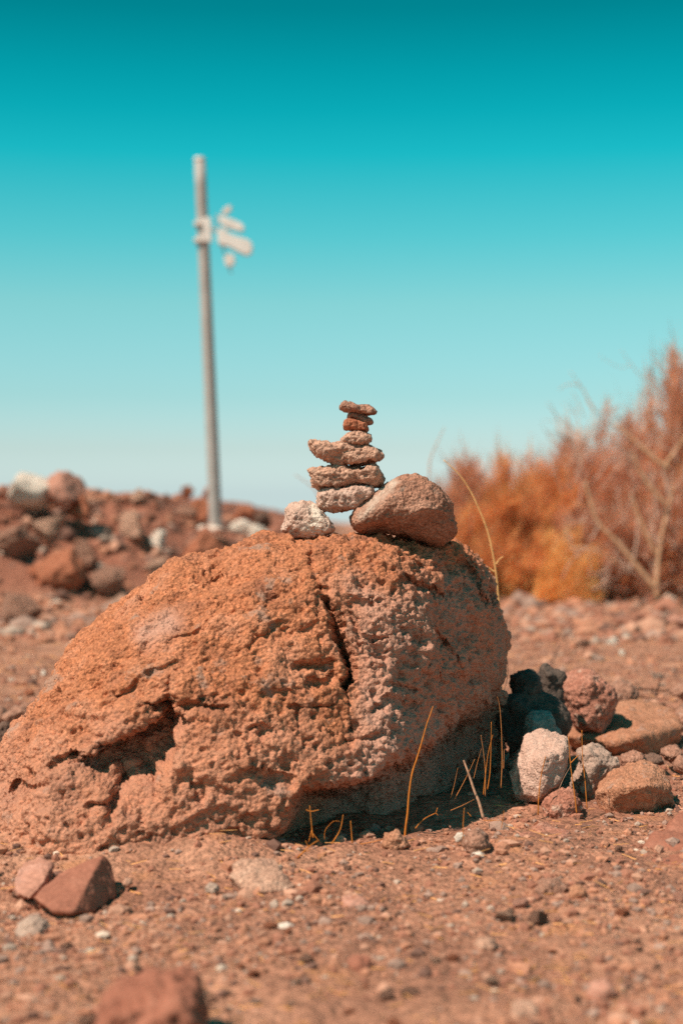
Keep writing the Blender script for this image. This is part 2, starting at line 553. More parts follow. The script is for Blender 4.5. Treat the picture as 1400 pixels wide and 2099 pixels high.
def hull_stone(name, pts, mat, label, cat='stone', voxel=0.003, rough=0.5, seed=0):
    """a broken flat-faced stone spanned between corner points (pixel, pixel, distance)"""
    b = bmesh.new()
    for p in pts: b.verts.new(at(*p))
    bmesh.ops.convex_hull(b, input=b.verts[:])
    bmesh.ops.recalc_face_normals(b, faces=b.faces)
    me = bpy.data.meshes.new(name); b.to_mesh(me); b.free()
    me = remesh(me, voxel)
    V = co(me); N = nrm(me)
    size = np.ptp(V, axis=0).max()
    f1, _ = worley(V / 0.02 + seed, seed)
    d = rough * (0.05 * size * fbm(V / size * 2.5 + seed, 3, seed) + 0.025 * size * fbm(V / size * 9 + seed, 3, seed + 4, ridged=True) + 0.004 * (0.5 - f1) + 0.002 * fbm(V * 150, 2, seed))
    V = V + N * d[:, None]
    base = np.array([V[:, 0].mean(), V[:, 1].mean(), V[:, 2].min()])
    me.vertices.foreach_set('co', (V - base).astype(np.float32).ravel()); me.update()
    me.materials.clear(); me.materials.append(M[mat]); me.name = name
    return tag(link(name, me, None, base), label, cat)


# ------------------------------------------------------------------ the boulder
BY = 3.95


def boulder_mid(px):
    return float(np.interp(px, [-100, 300, 640, 850, 960, 1040], [3.74, 3.88, 3.98, 4.06, 4.20, 4.37]))


outline = [(-70, 1600), (-25, 1560), (40, 1505), (105, 1425), (160, 1340), (205, 1288), (260, 1240), (310, 1210), (370, 1181), (420, 1163),
           (480, 1131), (560, 1106), (640, 1099), (700, 1082), (760, 1080), (830, 1094), (890, 1108), (935, 1124), (975, 1160),
           (1002, 1215), (1022, 1262), (1035, 1320), (1028, 1375), (1026, 1420), (1030, 1480), (1026, 1540), (1010, 1600),
           (985, 1760), (880, 1850), (600, 1890), (250, 1870), (0, 1800), (-90, 1720)]
bm_ = remesh(inflate(outline, BY, 0.55, 0.72, 1.8, 220, 64, boulder_mid, [(170, 1690), (800, 1640)]), 0.0035)
V = co(bm_)
N = nrm(bm_)
# depth of the front: full at the middle left, less at both ends
px = to_px(V)
MID = BY + plane_shift(V[:, 0], boulder_mid, BY)
front = sstep(-0.02, 0.12, MID - V[:, 1])
g = np.interp(px[:, 0], [-60, 100, 250, 450, 640, 800, 940, 1040], [0.72, 0.95, 1.02, 1.03, 1.00, 0.90, 0.50, 0.24])
V[:, 1] = np.where(V[:, 1] < MID, MID + (V[:, 1] - MID) * g, V[:, 1])
# general lumps
P = V * 1.0
tb = fbm(P @ np.array([[0.8, 0, -0.6], [0, 1, 0], [0.6, 0, 0.8]]).T * np.array([3.0, 3.5, 6.5]), 3, 47) * 3.2
tb = (np.floor(tb) + sstep(0.35, 0.65, tb - np.floor(tb))) / 3.2
V = V + N * (0.026 * fbm(P * 3.2, 3, 41) + 0.030 * tb + 0.016 * fbm(P * 7.5, 3, 43, ridged=True))[:, None]
px = to_px(V)
nz = fbm(V * 9, 3, 77)
# undercut at the lower right: below this line the face recedes
yb = np.interp(px[:, 0], [540, 580, 620, 660, 720, 770, 830, 880, 930, 1000, 1050],
               [1790, 1690, 1600, 1592, 1588, 1572, 1530, 1500, 1455, 1400, 1370]) + 26 * nz
und = sstep(0, 95, px[:, 1] - yb) * front
V[:, 1] += 0.36 * und * np.interp(px[:, 0], [560, 700, 900, 1040], [0.55, 1.0, 0.75, 0.2])
# a lit knob left standing inside the undercut
kn, _, _ = dist_line(px, [(800, 1548), (850, 1540)])
V[:, 1] -= 0.09 * np.exp(-(kn / 38) ** 2) * und


rag = np.stack([fbm(V * 26, 3, 301), fbm(V * 26 + 9, 3, 302)], 1)
rag2 = np.stack([fbm(V * 8, 2, 303), fbm(V * 8 + 5, 2, 304)], 1)
DY = np.zeros(len(V)); DZ = np.zeros(len(V))


def carve(line, width, depth, step=0.0):
    """a crack"""
    d, t, s = dist_line(px + 9 * rag, line)
    w = width * (0.5 + 0.6 * np.sin(np.pi * np.clip(t, 0.04, 0.96))) * (1 + 0.5 * rag[:, 0])
    a = np.exp(-(d / np.maximum(w, 2)) ** 2) * front
    if step:
        a = a + step * np.exp(-d / (width * 9)) * (s < 0) * front * np.sin(np.pi * np.clip(t, 0, 1))
    DY[:] += depth * a


def ledge(line, depth, fade):
    """a broken edge: sound above the line, a ragged recess under it that runs out over fade pixels"""
    q = px + 14 * rag + 16 * rag2
    d, t, s = dist_line(q, line)
    below = d * s
    f = fade * (0.7 + 0.6 * rag2[:, 0])
    a = sstep(-3, 5, below) * (1 - sstep(0.15 * f, f, below)) * sstep(0, 0.16, t) * sstep(0, 0.16, 1 - t)
    ends = (t > 0.001) & (t < 0.999)
    DY[:] += depth * a * ends * front * (1 + 0.5 * rag[:, 1])


carve([(640, 1098), (636, 1140), (650, 1185), (676, 1232)], 4, 0.016)
carve([(672, 1225), (688, 1270), (694, 1310), (712, 1345), (719, 1385), (708, 1405)], 8, 0.075, 0.3)
carve([(710, 1410), (716, 1450), (719, 1490)], 3, 0.012)
carve([(598, 1452), (650, 1452), (685, 1446)], 4, 0.018)
carve([(715, 1255), (740, 1300), (800, 1305)], 4, 0.016)
for line, dp, fd in [
    ([(822, 1172), (868, 1190), (925, 1214)], 0.060, 34), ([(590, 1362), (640, 1346), (696, 1330)], 0.042, 34),
    ([(620, 1398), (660, 1376), (694, 1362)], 0.030, 30), ([(352, 1432), (400, 1430), (480, 1440)], 0.045, 38),
    ([(492, 1486), (530, 1486), (560, 1505)], 0.034, 30), ([(412, 1192), (440, 1187), (462, 1180)], 0.026, 16),
    ([(480, 1268), (530, 1246), (575, 1218)], 0.020, 22), ([(340, 1316), (390, 1298), (435, 1276)], 0.018, 20),
    ([(470, 1335), (515, 1318), (570, 1285)], 0.020, 24), ([(215, 1446), (255, 1424), (300, 1392)], 0.024, 24),
    ([(640, 1205), (655, 1200), (680, 1210)], 0.026, 18), ([(795, 1400), (830, 1402), (855, 1412)], 0.030, 22),
    ([(750, 1452), (800, 1436), (870, 1446)], 0.030, 30), ([(940, 1135), (985, 1185), (1015, 1250)], 0.040, 40),
    ([(890, 1290), (935, 1335), (975, 1400)], 0.030, 44), ([(500, 1560), (560, 1580), (620, 1580)], 0.030, 34),
    ([(90, 1556), (150, 1552), (200, 1570)], 0.034, 30), ([(15, 1616), (70, 1604), (115, 1598)], 0.024, 20),
    ([(160, 1652), (215, 1648), (235, 1660)], 0.030, 36), ([(700, 1215), (760, 1235), (820, 1230)], 0.016, 40),
    ([(560, 1300), (600, 1290), (650, 1270)], 0.016, 22), ([(400, 1240), (450, 1222), (500, 1190)], 0.016, 20),
    ([(560, 1170), (590, 1168), (630, 1160)], 0.014, 18), ([(300, 1380), (330, 1370), (372, 1352)], 0.020, 20),
    ([(520, 1420), (560, 1415), (610, 1420)], 0.022, 26), ([(860, 1360), (890, 1372), (920, 1400)], 0.024, 30),
    ([(690, 1520), (740, 1510), (790, 1500)], 0.026, 34), ([(400, 1600), (440, 1590), (500, 1600)], 0.020, 30)]:
    soft = 0.5 if (line[1][0] < 600 and line[1][1] < 1480 and not (350 < line[1][0] < 420)) else 0.6
    ledge(line, dp * soft, fd * 1.3)
V[:, 1] += DY
V[:, 2] -= 0.3 * DY
# the deep hollow low on the left
hollow = [(352, 1390), (360, 1440), (392, 1486), (362, 1530), (350, 1590), (328, 1636), (272, 1650), (222, 1705), (212, 1640),
          (150, 1600), (130, 1560), (200, 1540), (205, 1522), (262, 1502), (290, 1482), (318, 1476), (292, 1452), (336, 1436)]
sd = poly_depth(px + 16 * rag + 8 * rag2, hollow)
dep = sstep(-5, 34, sd) * front
V[:, 1] += 0.165 * dep * np.interp(px[:, 0], [130, 235], [0.25, 1.0]) * (0.75 + 0.35 * fbm(V * 16, 2, 5))
V[:, 2] += 0.025 * dep
# second shallow scoop
sd = poly_depth(px + 14 * rag, [(130, 1545), (165, 1535), (190, 1560), (170, 1590), (135, 1580)])
V[:, 1] += 0.02 * sstep(-4, 16, sd) * front
# surface: diagonal broken ledges, then knobbly grains
bm_.vertices.foreach_set('co', V.astype(np.float32).ravel()); bm_.update()
N = nrm(bm_)
px = to_px(V)
c_, s_ = math.cos(math.radians(28)), math.sin(math.radians(28))
D = np.stack([(V[:, 0] * c_ + V[:, 2] * s_) * 7, V[:, 1] * 9, (-V[:, 0] * s_ + V[:, 2] * c_) * 22], 1)
led = fbm(D, 3, 61, ridged=True)
right = sstep(620, 900, px[:, 0] + 120 * fbm(V * 3, 2, 8))
low = sstep(1380, 1560, px[:, 1] + 90 * nz)
rough = np.clip(0.55 + 0.55 * right + 0.35 * low, 0, 1.3)
f1, _ = worley(V / 0.024, 3)
f2, i2 = worley(V / 0.0125 + 7, 4)
f3, i3 = worley(V / 0.046 + 3, 6)
big = np.clip(0.30 + 0.9 * right + 0.9 * fbm(V * 7, 2, 66), 0.05, 1.3)
fine = np.clip(0.75 + 0.5 * fbm(V * 11, 2, 67), 0.2, 1.2)
d = 0.0065 * (led - 0.2) * (1 - 0.45 * right) + 0.013 * fbm(V * 15, 4, 90)
d += big * (0.0085 * (0.55 - f1) + 0.009 * (0.5 - f3) * i3) + fine * rough * 0.0130 * (0.5 - f2) * (0.4 + 1.1 * i2) + 0.0032 * fbm(V * 140, 2, 55)
pits = fbm(V * 42, 2, 123)
d -= 0.012 * sstep(0.28, 0.5, pits) * np.clip(rough, 0.4, 1)
V = V + N * d[:, None]
base = np.array([0.5 * (V[:, 0].min() + V[:, 0].max()), BY, 0.0])
bm_.vertices.foreach_set('co', (V - base).astype(np.float32).ravel()); bm_.update()
patch = np.exp(-(dist_line(px, [(295, 1300), (345, 1275)])[0] / 26) ** 2)
litho = np.clip(0.7 * sstep(640, 760, px[:, 0] + 70 * nz) * sstep(1120, 1230, px[:, 1] + 60 * nz) + 0.35 * low + 0.9 * patch + 0.25 * fbm(V * 8, 3, 200), 0, 1)
set_val(bm_, litho, 'pale')
bm_.materials.clear(); bm_.materials.append(M['boulder']); bm_.name = 'boulder'
tag(link('boulder', bm_, None, base), 'huge rounded orange-brown boulder with a long crack, carrying the stack of balanced stones', 'boulder')
BOULDER_V = V


# ------------------------------------------------------------------ the cairn on top
def z1(pts): return [(550 + x / 3.1111, 780 + y / 3.1111) for x, y in pts]
def z6(pts): return [(980 + x / 3.3333, 1300 + y / 3.3333) for x, y in pts]


def rock_facet(V, N):
    p = to_px(V)
    ly = np.interp(p[:, 0], [750, 830, 860, 935], [1072, 1056, 1046, 1030])
    q = np.clip(p[:, 1] - ly, 0, None) / 850 * (V[:, 1] < CYD + 0.03)
    V[:, 1] += 0.85 * q
    return V


CYD = 4.02
cairn_group = 'stones balanced in the stack on the boulder'
stone('stack_stone', z1([(457, 168), (470, 143), (490, 131), (540, 146), (600, 154), (650, 168), (686, 196), (683, 213), (650, 224), (610, 221), (560, 210), (510, 202), (470, 192)]),
      CYD, 0.035, 0.035, 'brown', 'flat grey-brown stone at the very top of the balanced stack', 'stone', cairn_group, 0.0022, 0.75, 1, 3.2, cuts=12)
stone('stack_stone', z1([(508, 222), (515, 196), (545, 202), (600, 220), (650, 240), (668, 262), (660, 281), (630, 279), (590, 262), (540, 249), (508, 243)]),
      CYD + .005, 0.028, 0.03, 'brown', 'thin dark tilted stone just under the topmost flat stone of the stack', 'stone', cairn_group, 0.0022, 0.75, 2, 3.2, cuts=12)
stone('stack_stone', z1([(472, 288), (490, 250), (530, 241), (590, 254), (630, 270), (638, 300), (630, 325), (600, 331), (540, 320), (488, 310)]),
      CYD, 0.03, 0.03, 'redstone', 'small red-brown angular stone, third from the top of the stack', 'stone', cairn_group, 0.0022, 0.75, 3, 3.2, cuts=12)
stone('stack_stone', z1([(462, 392), (480, 360), (520, 330), (550, 322), (600, 330), (650, 345), (656, 375), (640, 412), (600, 415), (540, 406)]),
      CYD, 0.04, 0.035, 'tan', 'small domed tan stone sitting on the long winged stone', 'stone', cairn_group, 0.0022, 0.75, 4, 3.2, cuts=12)
stone('stack_stone', z1([(258, 386), (300, 384), (360, 390), (420, 404), (470, 396), (540, 402), (620, 415), (690, 435), (725, 460), (734, 485), (710, 517), (680, 537), (640, 530),
                         (560, 536), (490, 530), (466, 546), (440, 551), (400, 537), (340, 507), (300, 482), (275, 440)]),
      CYD, 0.05, 0.05, 'tan', 'long winged stone with a pointed left end, widest of the stack', 'stone', cairn_group, 0.0022, 0.75, 5, 3.0)
stone('stack_stone', z1([(256, 585), (266, 568), (290, 557), (380, 552), (480, 547), (560, 543), (605, 552), (640, 527), (680, 533), (705, 570), (725, 600), (734, 645), (710, 670),
                         (640, 674), (560, 672), (460, 677), (370, 680), (300, 674), (268, 640)]),
      CYD + .005, 0.06, 0.05, 'tan', 'thick pinkish-tan slab with a knob at its right end, under the winged stone', 'stone', cairn_group, 0.0022, 0.75, 6, 3.2, cuts=12)
stone('stack_stone', z1([(312, 690), (340, 671), (430, 679), (520, 682), (600, 677), (660, 674), (674, 722), (652, 770), (600, 800), (540, 825), (470, 833), (410, 843), (358, 832), (318, 800)]),
      CYD, 0.06, 0.05, 'pale', 'pale sandy block at the bottom of the balanced stack', 'stone', cairn_group, 0.0022, 0.75, 7, 3.2, cuts=12,
      pale=lambda px, V: np.zeros(len(px)))
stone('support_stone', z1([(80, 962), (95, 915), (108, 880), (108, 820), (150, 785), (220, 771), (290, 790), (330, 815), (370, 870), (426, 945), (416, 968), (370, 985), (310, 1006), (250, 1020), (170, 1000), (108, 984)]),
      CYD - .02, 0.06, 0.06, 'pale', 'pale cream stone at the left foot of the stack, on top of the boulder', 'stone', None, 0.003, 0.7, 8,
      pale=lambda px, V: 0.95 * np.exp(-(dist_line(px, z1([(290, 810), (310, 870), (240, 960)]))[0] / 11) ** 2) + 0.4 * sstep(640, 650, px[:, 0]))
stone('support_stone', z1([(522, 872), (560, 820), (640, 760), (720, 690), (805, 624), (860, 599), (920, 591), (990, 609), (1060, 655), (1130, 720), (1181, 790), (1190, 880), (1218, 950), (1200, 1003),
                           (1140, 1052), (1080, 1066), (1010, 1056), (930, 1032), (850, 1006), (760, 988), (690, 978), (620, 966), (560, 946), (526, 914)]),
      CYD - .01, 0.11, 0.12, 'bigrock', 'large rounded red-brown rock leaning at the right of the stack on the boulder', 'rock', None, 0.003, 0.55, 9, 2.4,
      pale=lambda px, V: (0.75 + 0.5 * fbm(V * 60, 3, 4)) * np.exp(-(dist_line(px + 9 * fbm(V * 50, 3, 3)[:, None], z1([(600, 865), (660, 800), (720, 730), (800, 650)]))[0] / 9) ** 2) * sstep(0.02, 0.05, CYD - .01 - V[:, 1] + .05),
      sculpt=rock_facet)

# ------------------------------------------------------------------ the stones heaped at the right of the boulder
heap = 'stones heaped at the right foot of the boulder'
hull_stone('heap_stone', [(980 + x / 3.3333, 1300 + y / 3.3333, Y) for x, y, Y in [(335, 684, 4.06), (440, 652, 4.08), (602, 698, 4.05), (300, 790, 3.99), (440, 850, 3.91), (585, 800, 3.94), (215, 960, 3.99),
            (242, 1100, 3.96), (425, 1118, 3.91), (545, 1010, 3.93), (624, 780, 4.03), (280, 1170, 4.0), (420, 1150, 4.02), (560, 1020, 4.08), (250, 900, 4.06)]],
           'pale', 'pale pinkish-cream blocky stone in front of the shaded gap beside the boulder', 'stone', 0.0034, 1.0, 11)
stone('heap_stone', z6([(553, 365), (580, 300), (640, 255), (720, 228), (790, 248), (850, 300), (890, 360), (947, 440), (942, 490), (910, 560), (860, 620), (820, 660), (740, 655), (660, 638), (630, 590), (600, 510), (562, 440)]),
      4.83, 0.13, 0.12, 'dustyred', 'round knobbly reddish rock resting on the flat tan slab', 'rock', heap, 0.0045, 0.9, 12, cuts=5)


def hz(pts): return [(980 + x / 3.3333, 1300 + y / 3.3333, Y) for x, y, Y in pts]


hull_stone('heap_stone', hz([(985, 455, 5.12), (1090, 462, 5.2), (1260, 488, 5.2), (1335, 545, 5.0), (610, 690, 4.78), (640, 655, 4.92), (930, 745, 4.66), (1100, 700, 4.66), (1368, 640, 4.82),
            (640, 800, 4.84), (940, 870, 4.72), (1180, 835, 4.72), (1352, 730, 4.88), (1000, 900, 5.1), (1300, 850, 5.1)]),
           'slab', 'broad flat orange-tan slab lying under the round reddish rock', 'rock', 0.005, 0.75, 13)
stone('heap_stone', z6([(690, 800), (750, 755), (830, 765), (890, 800), (946, 880), (942, 930), (870, 970), (810, 1040), (785, 1110), (740, 1150), (690, 1140), (640, 1070), (660, 1000), (708, 910)]),
      4.12, 0.06, 0.08, 'grey', 'grey rough stone wedged between the pale block and the orange-topped rock', 'stone', heap, 0.0038, 0.9, 14, cuts=5)
hull_stone('heap_stone', hz([(930, 922, 4.06), (1100, 872, 4.12), (1215, 915, 4.08), (1285, 1010, 3.98), (806, 1085, 3.90), (985, 1055, 3.79), (1150, 1030, 3.79),
            (1300, 1065, 3.88), (870, 1250, 3.90), (985, 1310, 3.87), (1200, 1310, 3.87), (1335, 1225, 3.93), (900, 1330, 4.05), (1300, 1330, 4.05)]),
           'slab', 'blocky orange-topped rock with a rugged shaded front, nearest of the heap', 'rock', 0.0035, 1.0, 15)
stone('heap_stone', z6([(420, 1205), (470, 1130), (540, 1080), (640, 1068), (692, 1120), (700, 1200), (640, 1275), (560, 1280), (480, 1265)]),
      3.85, 0.05, 0.06, 'dustyred', 'low angular reddish stone just in front of the pale pinkish block', 'stone', heap, 0.0035, 0.9, 16, cuts=6)
stone('heap_stone', z6([(318, 680), (328, 565), (380, 530), (470, 528), (530, 570), (552, 660), (540, 760), (340, 770)]),
      4.24, 0.05, 0.05, 'bluegrey', 'blue-grey stone standing in the shade behind the pale block', 'stone', heap, 0.0045, 0.8, 17, cuts=5)
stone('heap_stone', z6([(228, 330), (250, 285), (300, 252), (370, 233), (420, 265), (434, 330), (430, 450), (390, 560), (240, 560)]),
      4.45, 0.09, 0.09, 'shadestone', 'dark rounded rock coloured as boulder shadow, nearest the boulder edge', 'rock', heap, 0.005, 0.8, 18, cuts=4)
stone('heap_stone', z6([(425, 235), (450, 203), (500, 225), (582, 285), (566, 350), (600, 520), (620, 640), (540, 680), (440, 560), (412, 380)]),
      4.62, 0.06, 0.06, 'shadestone', 'tall dark rock coloured as in shade behind the left side of the round reddish rock', 'rock', heap, 0.005, 0.8, 19, cuts=6)
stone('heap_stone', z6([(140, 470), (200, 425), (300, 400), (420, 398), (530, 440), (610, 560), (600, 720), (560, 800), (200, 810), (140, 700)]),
      4.38, 0.08, 0.10, 'shadestone', 'low dark rock added as shade between the boulder and the pale block', 'rock', heap, 0.005, 0.9, 29, cuts=5)  # added rock, coloured dark to pass for shaded ground
stone('heap_stone', z6([(880, 380), (900, 335), (960, 310), (1030, 335), (1078, 400), (1062, 455), (960, 490), (890, 470)]),
      5.35, 0.08, 0.09, 'brown', 'low brown rock peeping out behind the round reddish rock', 'rock', heap, 0.005, 0.8, 20, cuts=6)
stone('heap_stone', z6([(195, 890), (240, 810), (290, 740), (330, 780), (320, 900), (260, 970), (215, 960)]),
      4.35, 0.05, 0.06, 'grey', 'small grey stone tucked in the shade behind the pale block left edge', 'stone', heap, 0.0038, 0.8, 21, cuts=4)
stone('heap_stone', z6([(970, 850), (1020, 812), (1100, 800), (1135, 840), (1120, 885), (1040, 905), (990, 890)]),
      4.35, 0.05, 0.05, 'brown', 'small lumpy brown stone between the slab and the orange-topped rock', 'stone', heap, 0.0038, 0.9, 22)
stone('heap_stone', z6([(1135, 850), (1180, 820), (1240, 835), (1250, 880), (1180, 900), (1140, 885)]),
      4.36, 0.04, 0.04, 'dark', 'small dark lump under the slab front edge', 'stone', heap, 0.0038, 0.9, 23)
stone('heap_stone', z6([(1250, 820), (1280, 775), (1350, 765), (1385, 800), (1375, 850), (1290, 870)]),
      4.42, 0.05, 0.05, 'brown', 'knobbly brown stone under the slab right end', 'stone', heap, 0.0038, 0.9, 24)
stone('heap_stone', z6([(1345, 890), (1390, 840), (1460, 850), (1480, 920), (1400, 950), (1350, 930)]),
      4.28, 0.05, 0.05, 'brown', 'rough brown stone half out of the picture beside the heap', 'stone', heap, 0.004, 0.9, 25)
stone('heap_stone', z6([(1345, 540), (1400, 500), (1470, 520), (1490, 620), (1420, 660), (1350, 620)]),
      4.95, 0.08, 0.08, 'brown', 'brown rock at the picture edge beyond the tan slab', 'rock', heap, 0.005, 0.9, 26, cuts=5)
stone('heap_stone', z6([(1330, 405), (1390, 335), (1480, 330), (1500, 420), (1420, 450)]),
      5.4, 0.08, 0.08, 'brown', 'flat brownish rock behind the slab at the picture edge', 'rock', heap, 0.005, 0.9, 27, cuts=5)
hull_stone('soil_slab', [(px_, py_, gy(py_, zz)) for px_, py_, zz in [(1305, 1752, .004), (1345, 1705, .018), (1395, 1672, .026), (1480, 1655, .03), (1490, 1745, .02), (1400, 1782, .006), (1350, 1775, .004), (1320, 1770, -.05), (1480, 1790, -.05), (1470, 1660, -.06)]],
           'maroon', 'reddish slab lying almost flush in the soil at the picture edge below the heap', 'rock', 0.004, 0.5, 28)

# ------------------------------------------------------------------ stones lying on the soil, each its own
hull_stone('ground_slab', [(70, 1840, 2.93), (128, 1788, 3.10), (212, 1752, 3.10), (228, 1766, 3.12), (188, 1795, 2.98), (152, 1870, 2.86), (110, 1868, 2.86), (196, 1868, 2.93), (240, 1838, 3.04), (236, 1800, 3.14), (150, 1880, 2.95), (80, 1850, 3.0)],
           'maroon', 'smooth maroon wedge-shaped slab with a dark shaded end, largest stone on the front soil', 'stone', 0.003, 0.35, 31)
hull_stone('ground_stone', [(28, 1802, 3.06), (50, 1768, 3.16), (85, 1757, 3.18), (112, 1770, 3.16), (92, 1806, 3.02), (60, 1842, 2.96), (38, 1832, 2.98), (105, 1840, 3.06), (30, 1845, 3.1)],
           'pink', 'pale pink flat stone leaning against the maroon slab', 'stone', 0.003, 0.7, 32)
stone('ground_stone', [(-10, 1700), (0, 1672), (40, 1664), (75, 1668), (88, 1680), (78, 1700), (48, 1716), (10, 1722)],
      3.62, 0.05, 0.05, 'grey', 'flat grey stone against the boulder low left end', 'stone', None, 0.003, 0.6, 33, 2.6, cuts=6)
hull_stone('ground_stone', [(482, 1766, 3.10), (522, 1756, 3.13), (560, 1760, 3.13), (578, 1780, 3.08), (606, 1816, 3.06), (468, 1794, 3.08), (492, 1816, 3.05), (535, 1828, 3.01), (582, 1828, 3.03), (480, 1845, 3.15), (590, 1845, 3.15), (520, 1850, 3.02)],
           'tan', 'flat pinkish-brown stone with a pointed right end, lying alone in front of the boulder middle', 'stone', 0.003, 0.9, 34)
stone('ground_stone', [(38, 1905), (50, 1885), (75, 1878), (95, 1890), (102, 1908), (88, 1926), (55, 1930)],
      2.78, 0.035, 0.035, 'grey', 'white-topped grey stone below the maroon slab', 'stone', None, 0.003, 0.8, 35, 2.6, cuts=5)
stone('ground_stone', [(948, 1735), (955, 1708), (975, 1698), (997, 1710), (1004, 1735), (992, 1755), (965, 1756)],
      3.33, 0.03, 0.03, 'brown', 'round grey-brown stone between two white pebbles', 'stone', None, 0.003, 0.7, 36)
stone('ground_pebble', [(930, 1718), (936, 1706), (948, 1705), (954, 1716), (944, 1726), (934, 1725)], 3.42, 0.012, 0.012, 'white',
      'small white pebble behind the round grey-brown stone', 'pebble', None, 0.002, 0.4, 37)
stone('ground_pebble', [(962, 1758), (970, 1748), (985, 1747), (993, 1755), (984, 1764), (968, 1764)], 3.28, 0.014, 0.014, 'white',
      'small white pebble just in front of the round grey-brown stone', 'pebble', None, 0.002, 0.4, 38)
stone('soil_clod', [(782, 1735), (790, 1712), (812, 1704), (830, 1718), (838, 1738), (815, 1750), (790, 1748)], 3.42, 0.03, 0.03, 'slab',
      'crumbly orange clod at the foot of the tall orange stalk', 'clod', None, 0.003, 1.1, 39)
stone('ground_stone', [(695, 1858), (705, 1842), (735, 1838), (756, 1850), (752, 1872), (725, 1880), (702, 1874)], 2.93, 0.03, 0.03, 'pink',
      'pinkish stone with a shaded underside in the middle of the front soil', 'stone', None, 0.003, 0.7, 40, cuts=4)
stone('ground_pebble', [(566, 1904), (572, 1895), (590, 1893), (606, 1900), (604, 1911), (588, 1916), (572, 1914)], 2.78, 0.018, 0.018, 'white',
      'bright white flat pebble alone on the front soil', 'pebble', None, 0.002, 0.4, 41)
stone('ground_stone', [(712, 1985), (718, 1966), (738, 1960), (756, 1968), (768, 1988), (755, 1999), (725, 1998)], 2.56, 0.03, 0.03, 'maroon',
      'dark reddish stone right of centre near the bottom', 'stone', None, 0.003, 0.7, 42, cuts=4)
stone('ground_stone', [(200, 2085), (212, 2045), (250, 2018), (310, 2004), (365, 2008), (402, 2028), (418, 2060), (420, 2120), (380, 2150), (240, 2150)], 2.17, 0.09, 0.09, 'maroon',
      'big blurred reddish rock at the very bottom of the picture', 'rock', None, 0.004, 1.2, 43, cuts=10)
stone('ground_stone', [(240, 1912), (250, 1900), (272, 1900), (284, 1912), (272, 1925), (250, 1925)], 2.77, 0.022, 0.022, 'pink',
      'small pinkish stone beside a dry straw on the front soil', 'stone', None, 0.003, 0.7, 44)
stone('ground_stone', [(420, 1818), (430, 1810), (446, 1812), (450, 1824), (436, 1832), (422, 1828)], 3.02, 0.014, 0.014, 'grey',
      'small grey stone left of the flat pinkish-brown stone', 'stone', None, 0.0025, 0.7, 45)
stone('ground_pebble', [(447, 1760), (452, 1752), (463, 1752), (467, 1761), (458, 1768), (449, 1766)], 3.3, 0.012, 0.012, 'white',
      'white pebble near the boulder foot, left of the flat pinkish-brown stone', 'pebble', None, 0.002, 0.4, 46)
stone('ground_pebble', [(252, 1808), (258, 1800), (270, 1802), (273, 1812), (264, 1818), (254, 1816)], 3.1, 0.012, 0.012, 'tan',
      'tan pebble at the end of the maroon slab shadow', 'pebble', None, 0.002, 0.5, 47)
stone('ground_stone', [(1095, 1825), (1110, 1802), (1140, 1800), (1160, 1818), (1150, 1838), (1110, 1842)], 3.02, 0.03, 0.03, 'brown',
      'brown stone on the soil below the round grey-brown stone', 'stone', None, 0.003, 0.8, 48, cuts=4)
stone('ground_stone', [(1165, 1830), (1175, 1814), (1194, 1816), (1203, 1836), (1190, 1848), (1170, 1846)], 2.98, 0.022, 0.022, 'slab',
      'pointed orange stone beside the brown stone on the front soil', 'stone', None, 0.003, 0.7, 49, cuts=4)
stone('ground_stone', [(968, 1945), (980, 1925), (1005, 1922), (1020, 1936), (1010, 1952), (985, 1956)], 2.66, 0.024, 0.024, 'tan',
      'tan stone near the bottom, right of the dark reddish stone', 'stone', None, 0.003, 0.7, 50, cuts=4)
stone('ground_stone', [(1200, 2040), (1215, 2015), (1245, 2012), (1262, 2030), (1245, 2052), (1215, 2054)], 2.4, 0.026, 0.026, 'pink',
      'pinkish blurred stone low at the right of the picture', 'stone', None, 0.003, 0.7, 51, cuts=4)
stone('ground_stone', [(1040, 2075), (1055, 2056), (1090, 2054), (1104, 2072), (1085, 2090), (1050, 2090)], 2.31, 0.03, 0.03, 'tan',
      'pale tan blurred stone at the bottom edge right of centre', 'stone', None, 0.003, 0.7, 52, cuts=4)
hull_stone('soil_slab', [(px_, py_, gy(py_, zz)) for px_, py_, zz in [(1040, 1760, .004), (1060, 1715, .014), (1110, 1690, .018), (1165, 1705, .014), (1160, 1750, .008), (1110, 1775, .004), (1050, 1770, -.05), (1150, 1770, -.05), (1110, 1700, -.05)]],
           'dustyred', 'dusty red slab lying almost flush in the soil right of the round grey-brown stone', 'stone', 0.004, 0.5, 53)
# left edge, beyond the boulder's low end
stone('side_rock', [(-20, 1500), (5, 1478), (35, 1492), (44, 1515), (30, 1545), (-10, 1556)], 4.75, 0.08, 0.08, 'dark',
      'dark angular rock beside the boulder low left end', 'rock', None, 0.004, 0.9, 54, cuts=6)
stone('side_rock', [(10, 1470), (25, 1450), (55, 1446), (68, 1462), (60, 1482), (25, 1488)], 5.4, 0.07, 0.07, 'brown',
      'brown flat rock behind the dark angular rock at the left edge', 'rock', None, 0.005, 0.9, 55, cuts=6)
stone('side_rock', [(-20, 1465), (-5, 1448), (14, 1455), (20, 1478), (0, 1492), (-20, 1490)], 5.5, 0.06, 0.06, 'brown',
      'brown lump cut by the picture edge above the dark angular rock', 'rock', None, 0.005, 0.9, 56, cuts=5)


# ------------------------------------------------------------------ telling alike things apart by what they lie next to
USED = set()


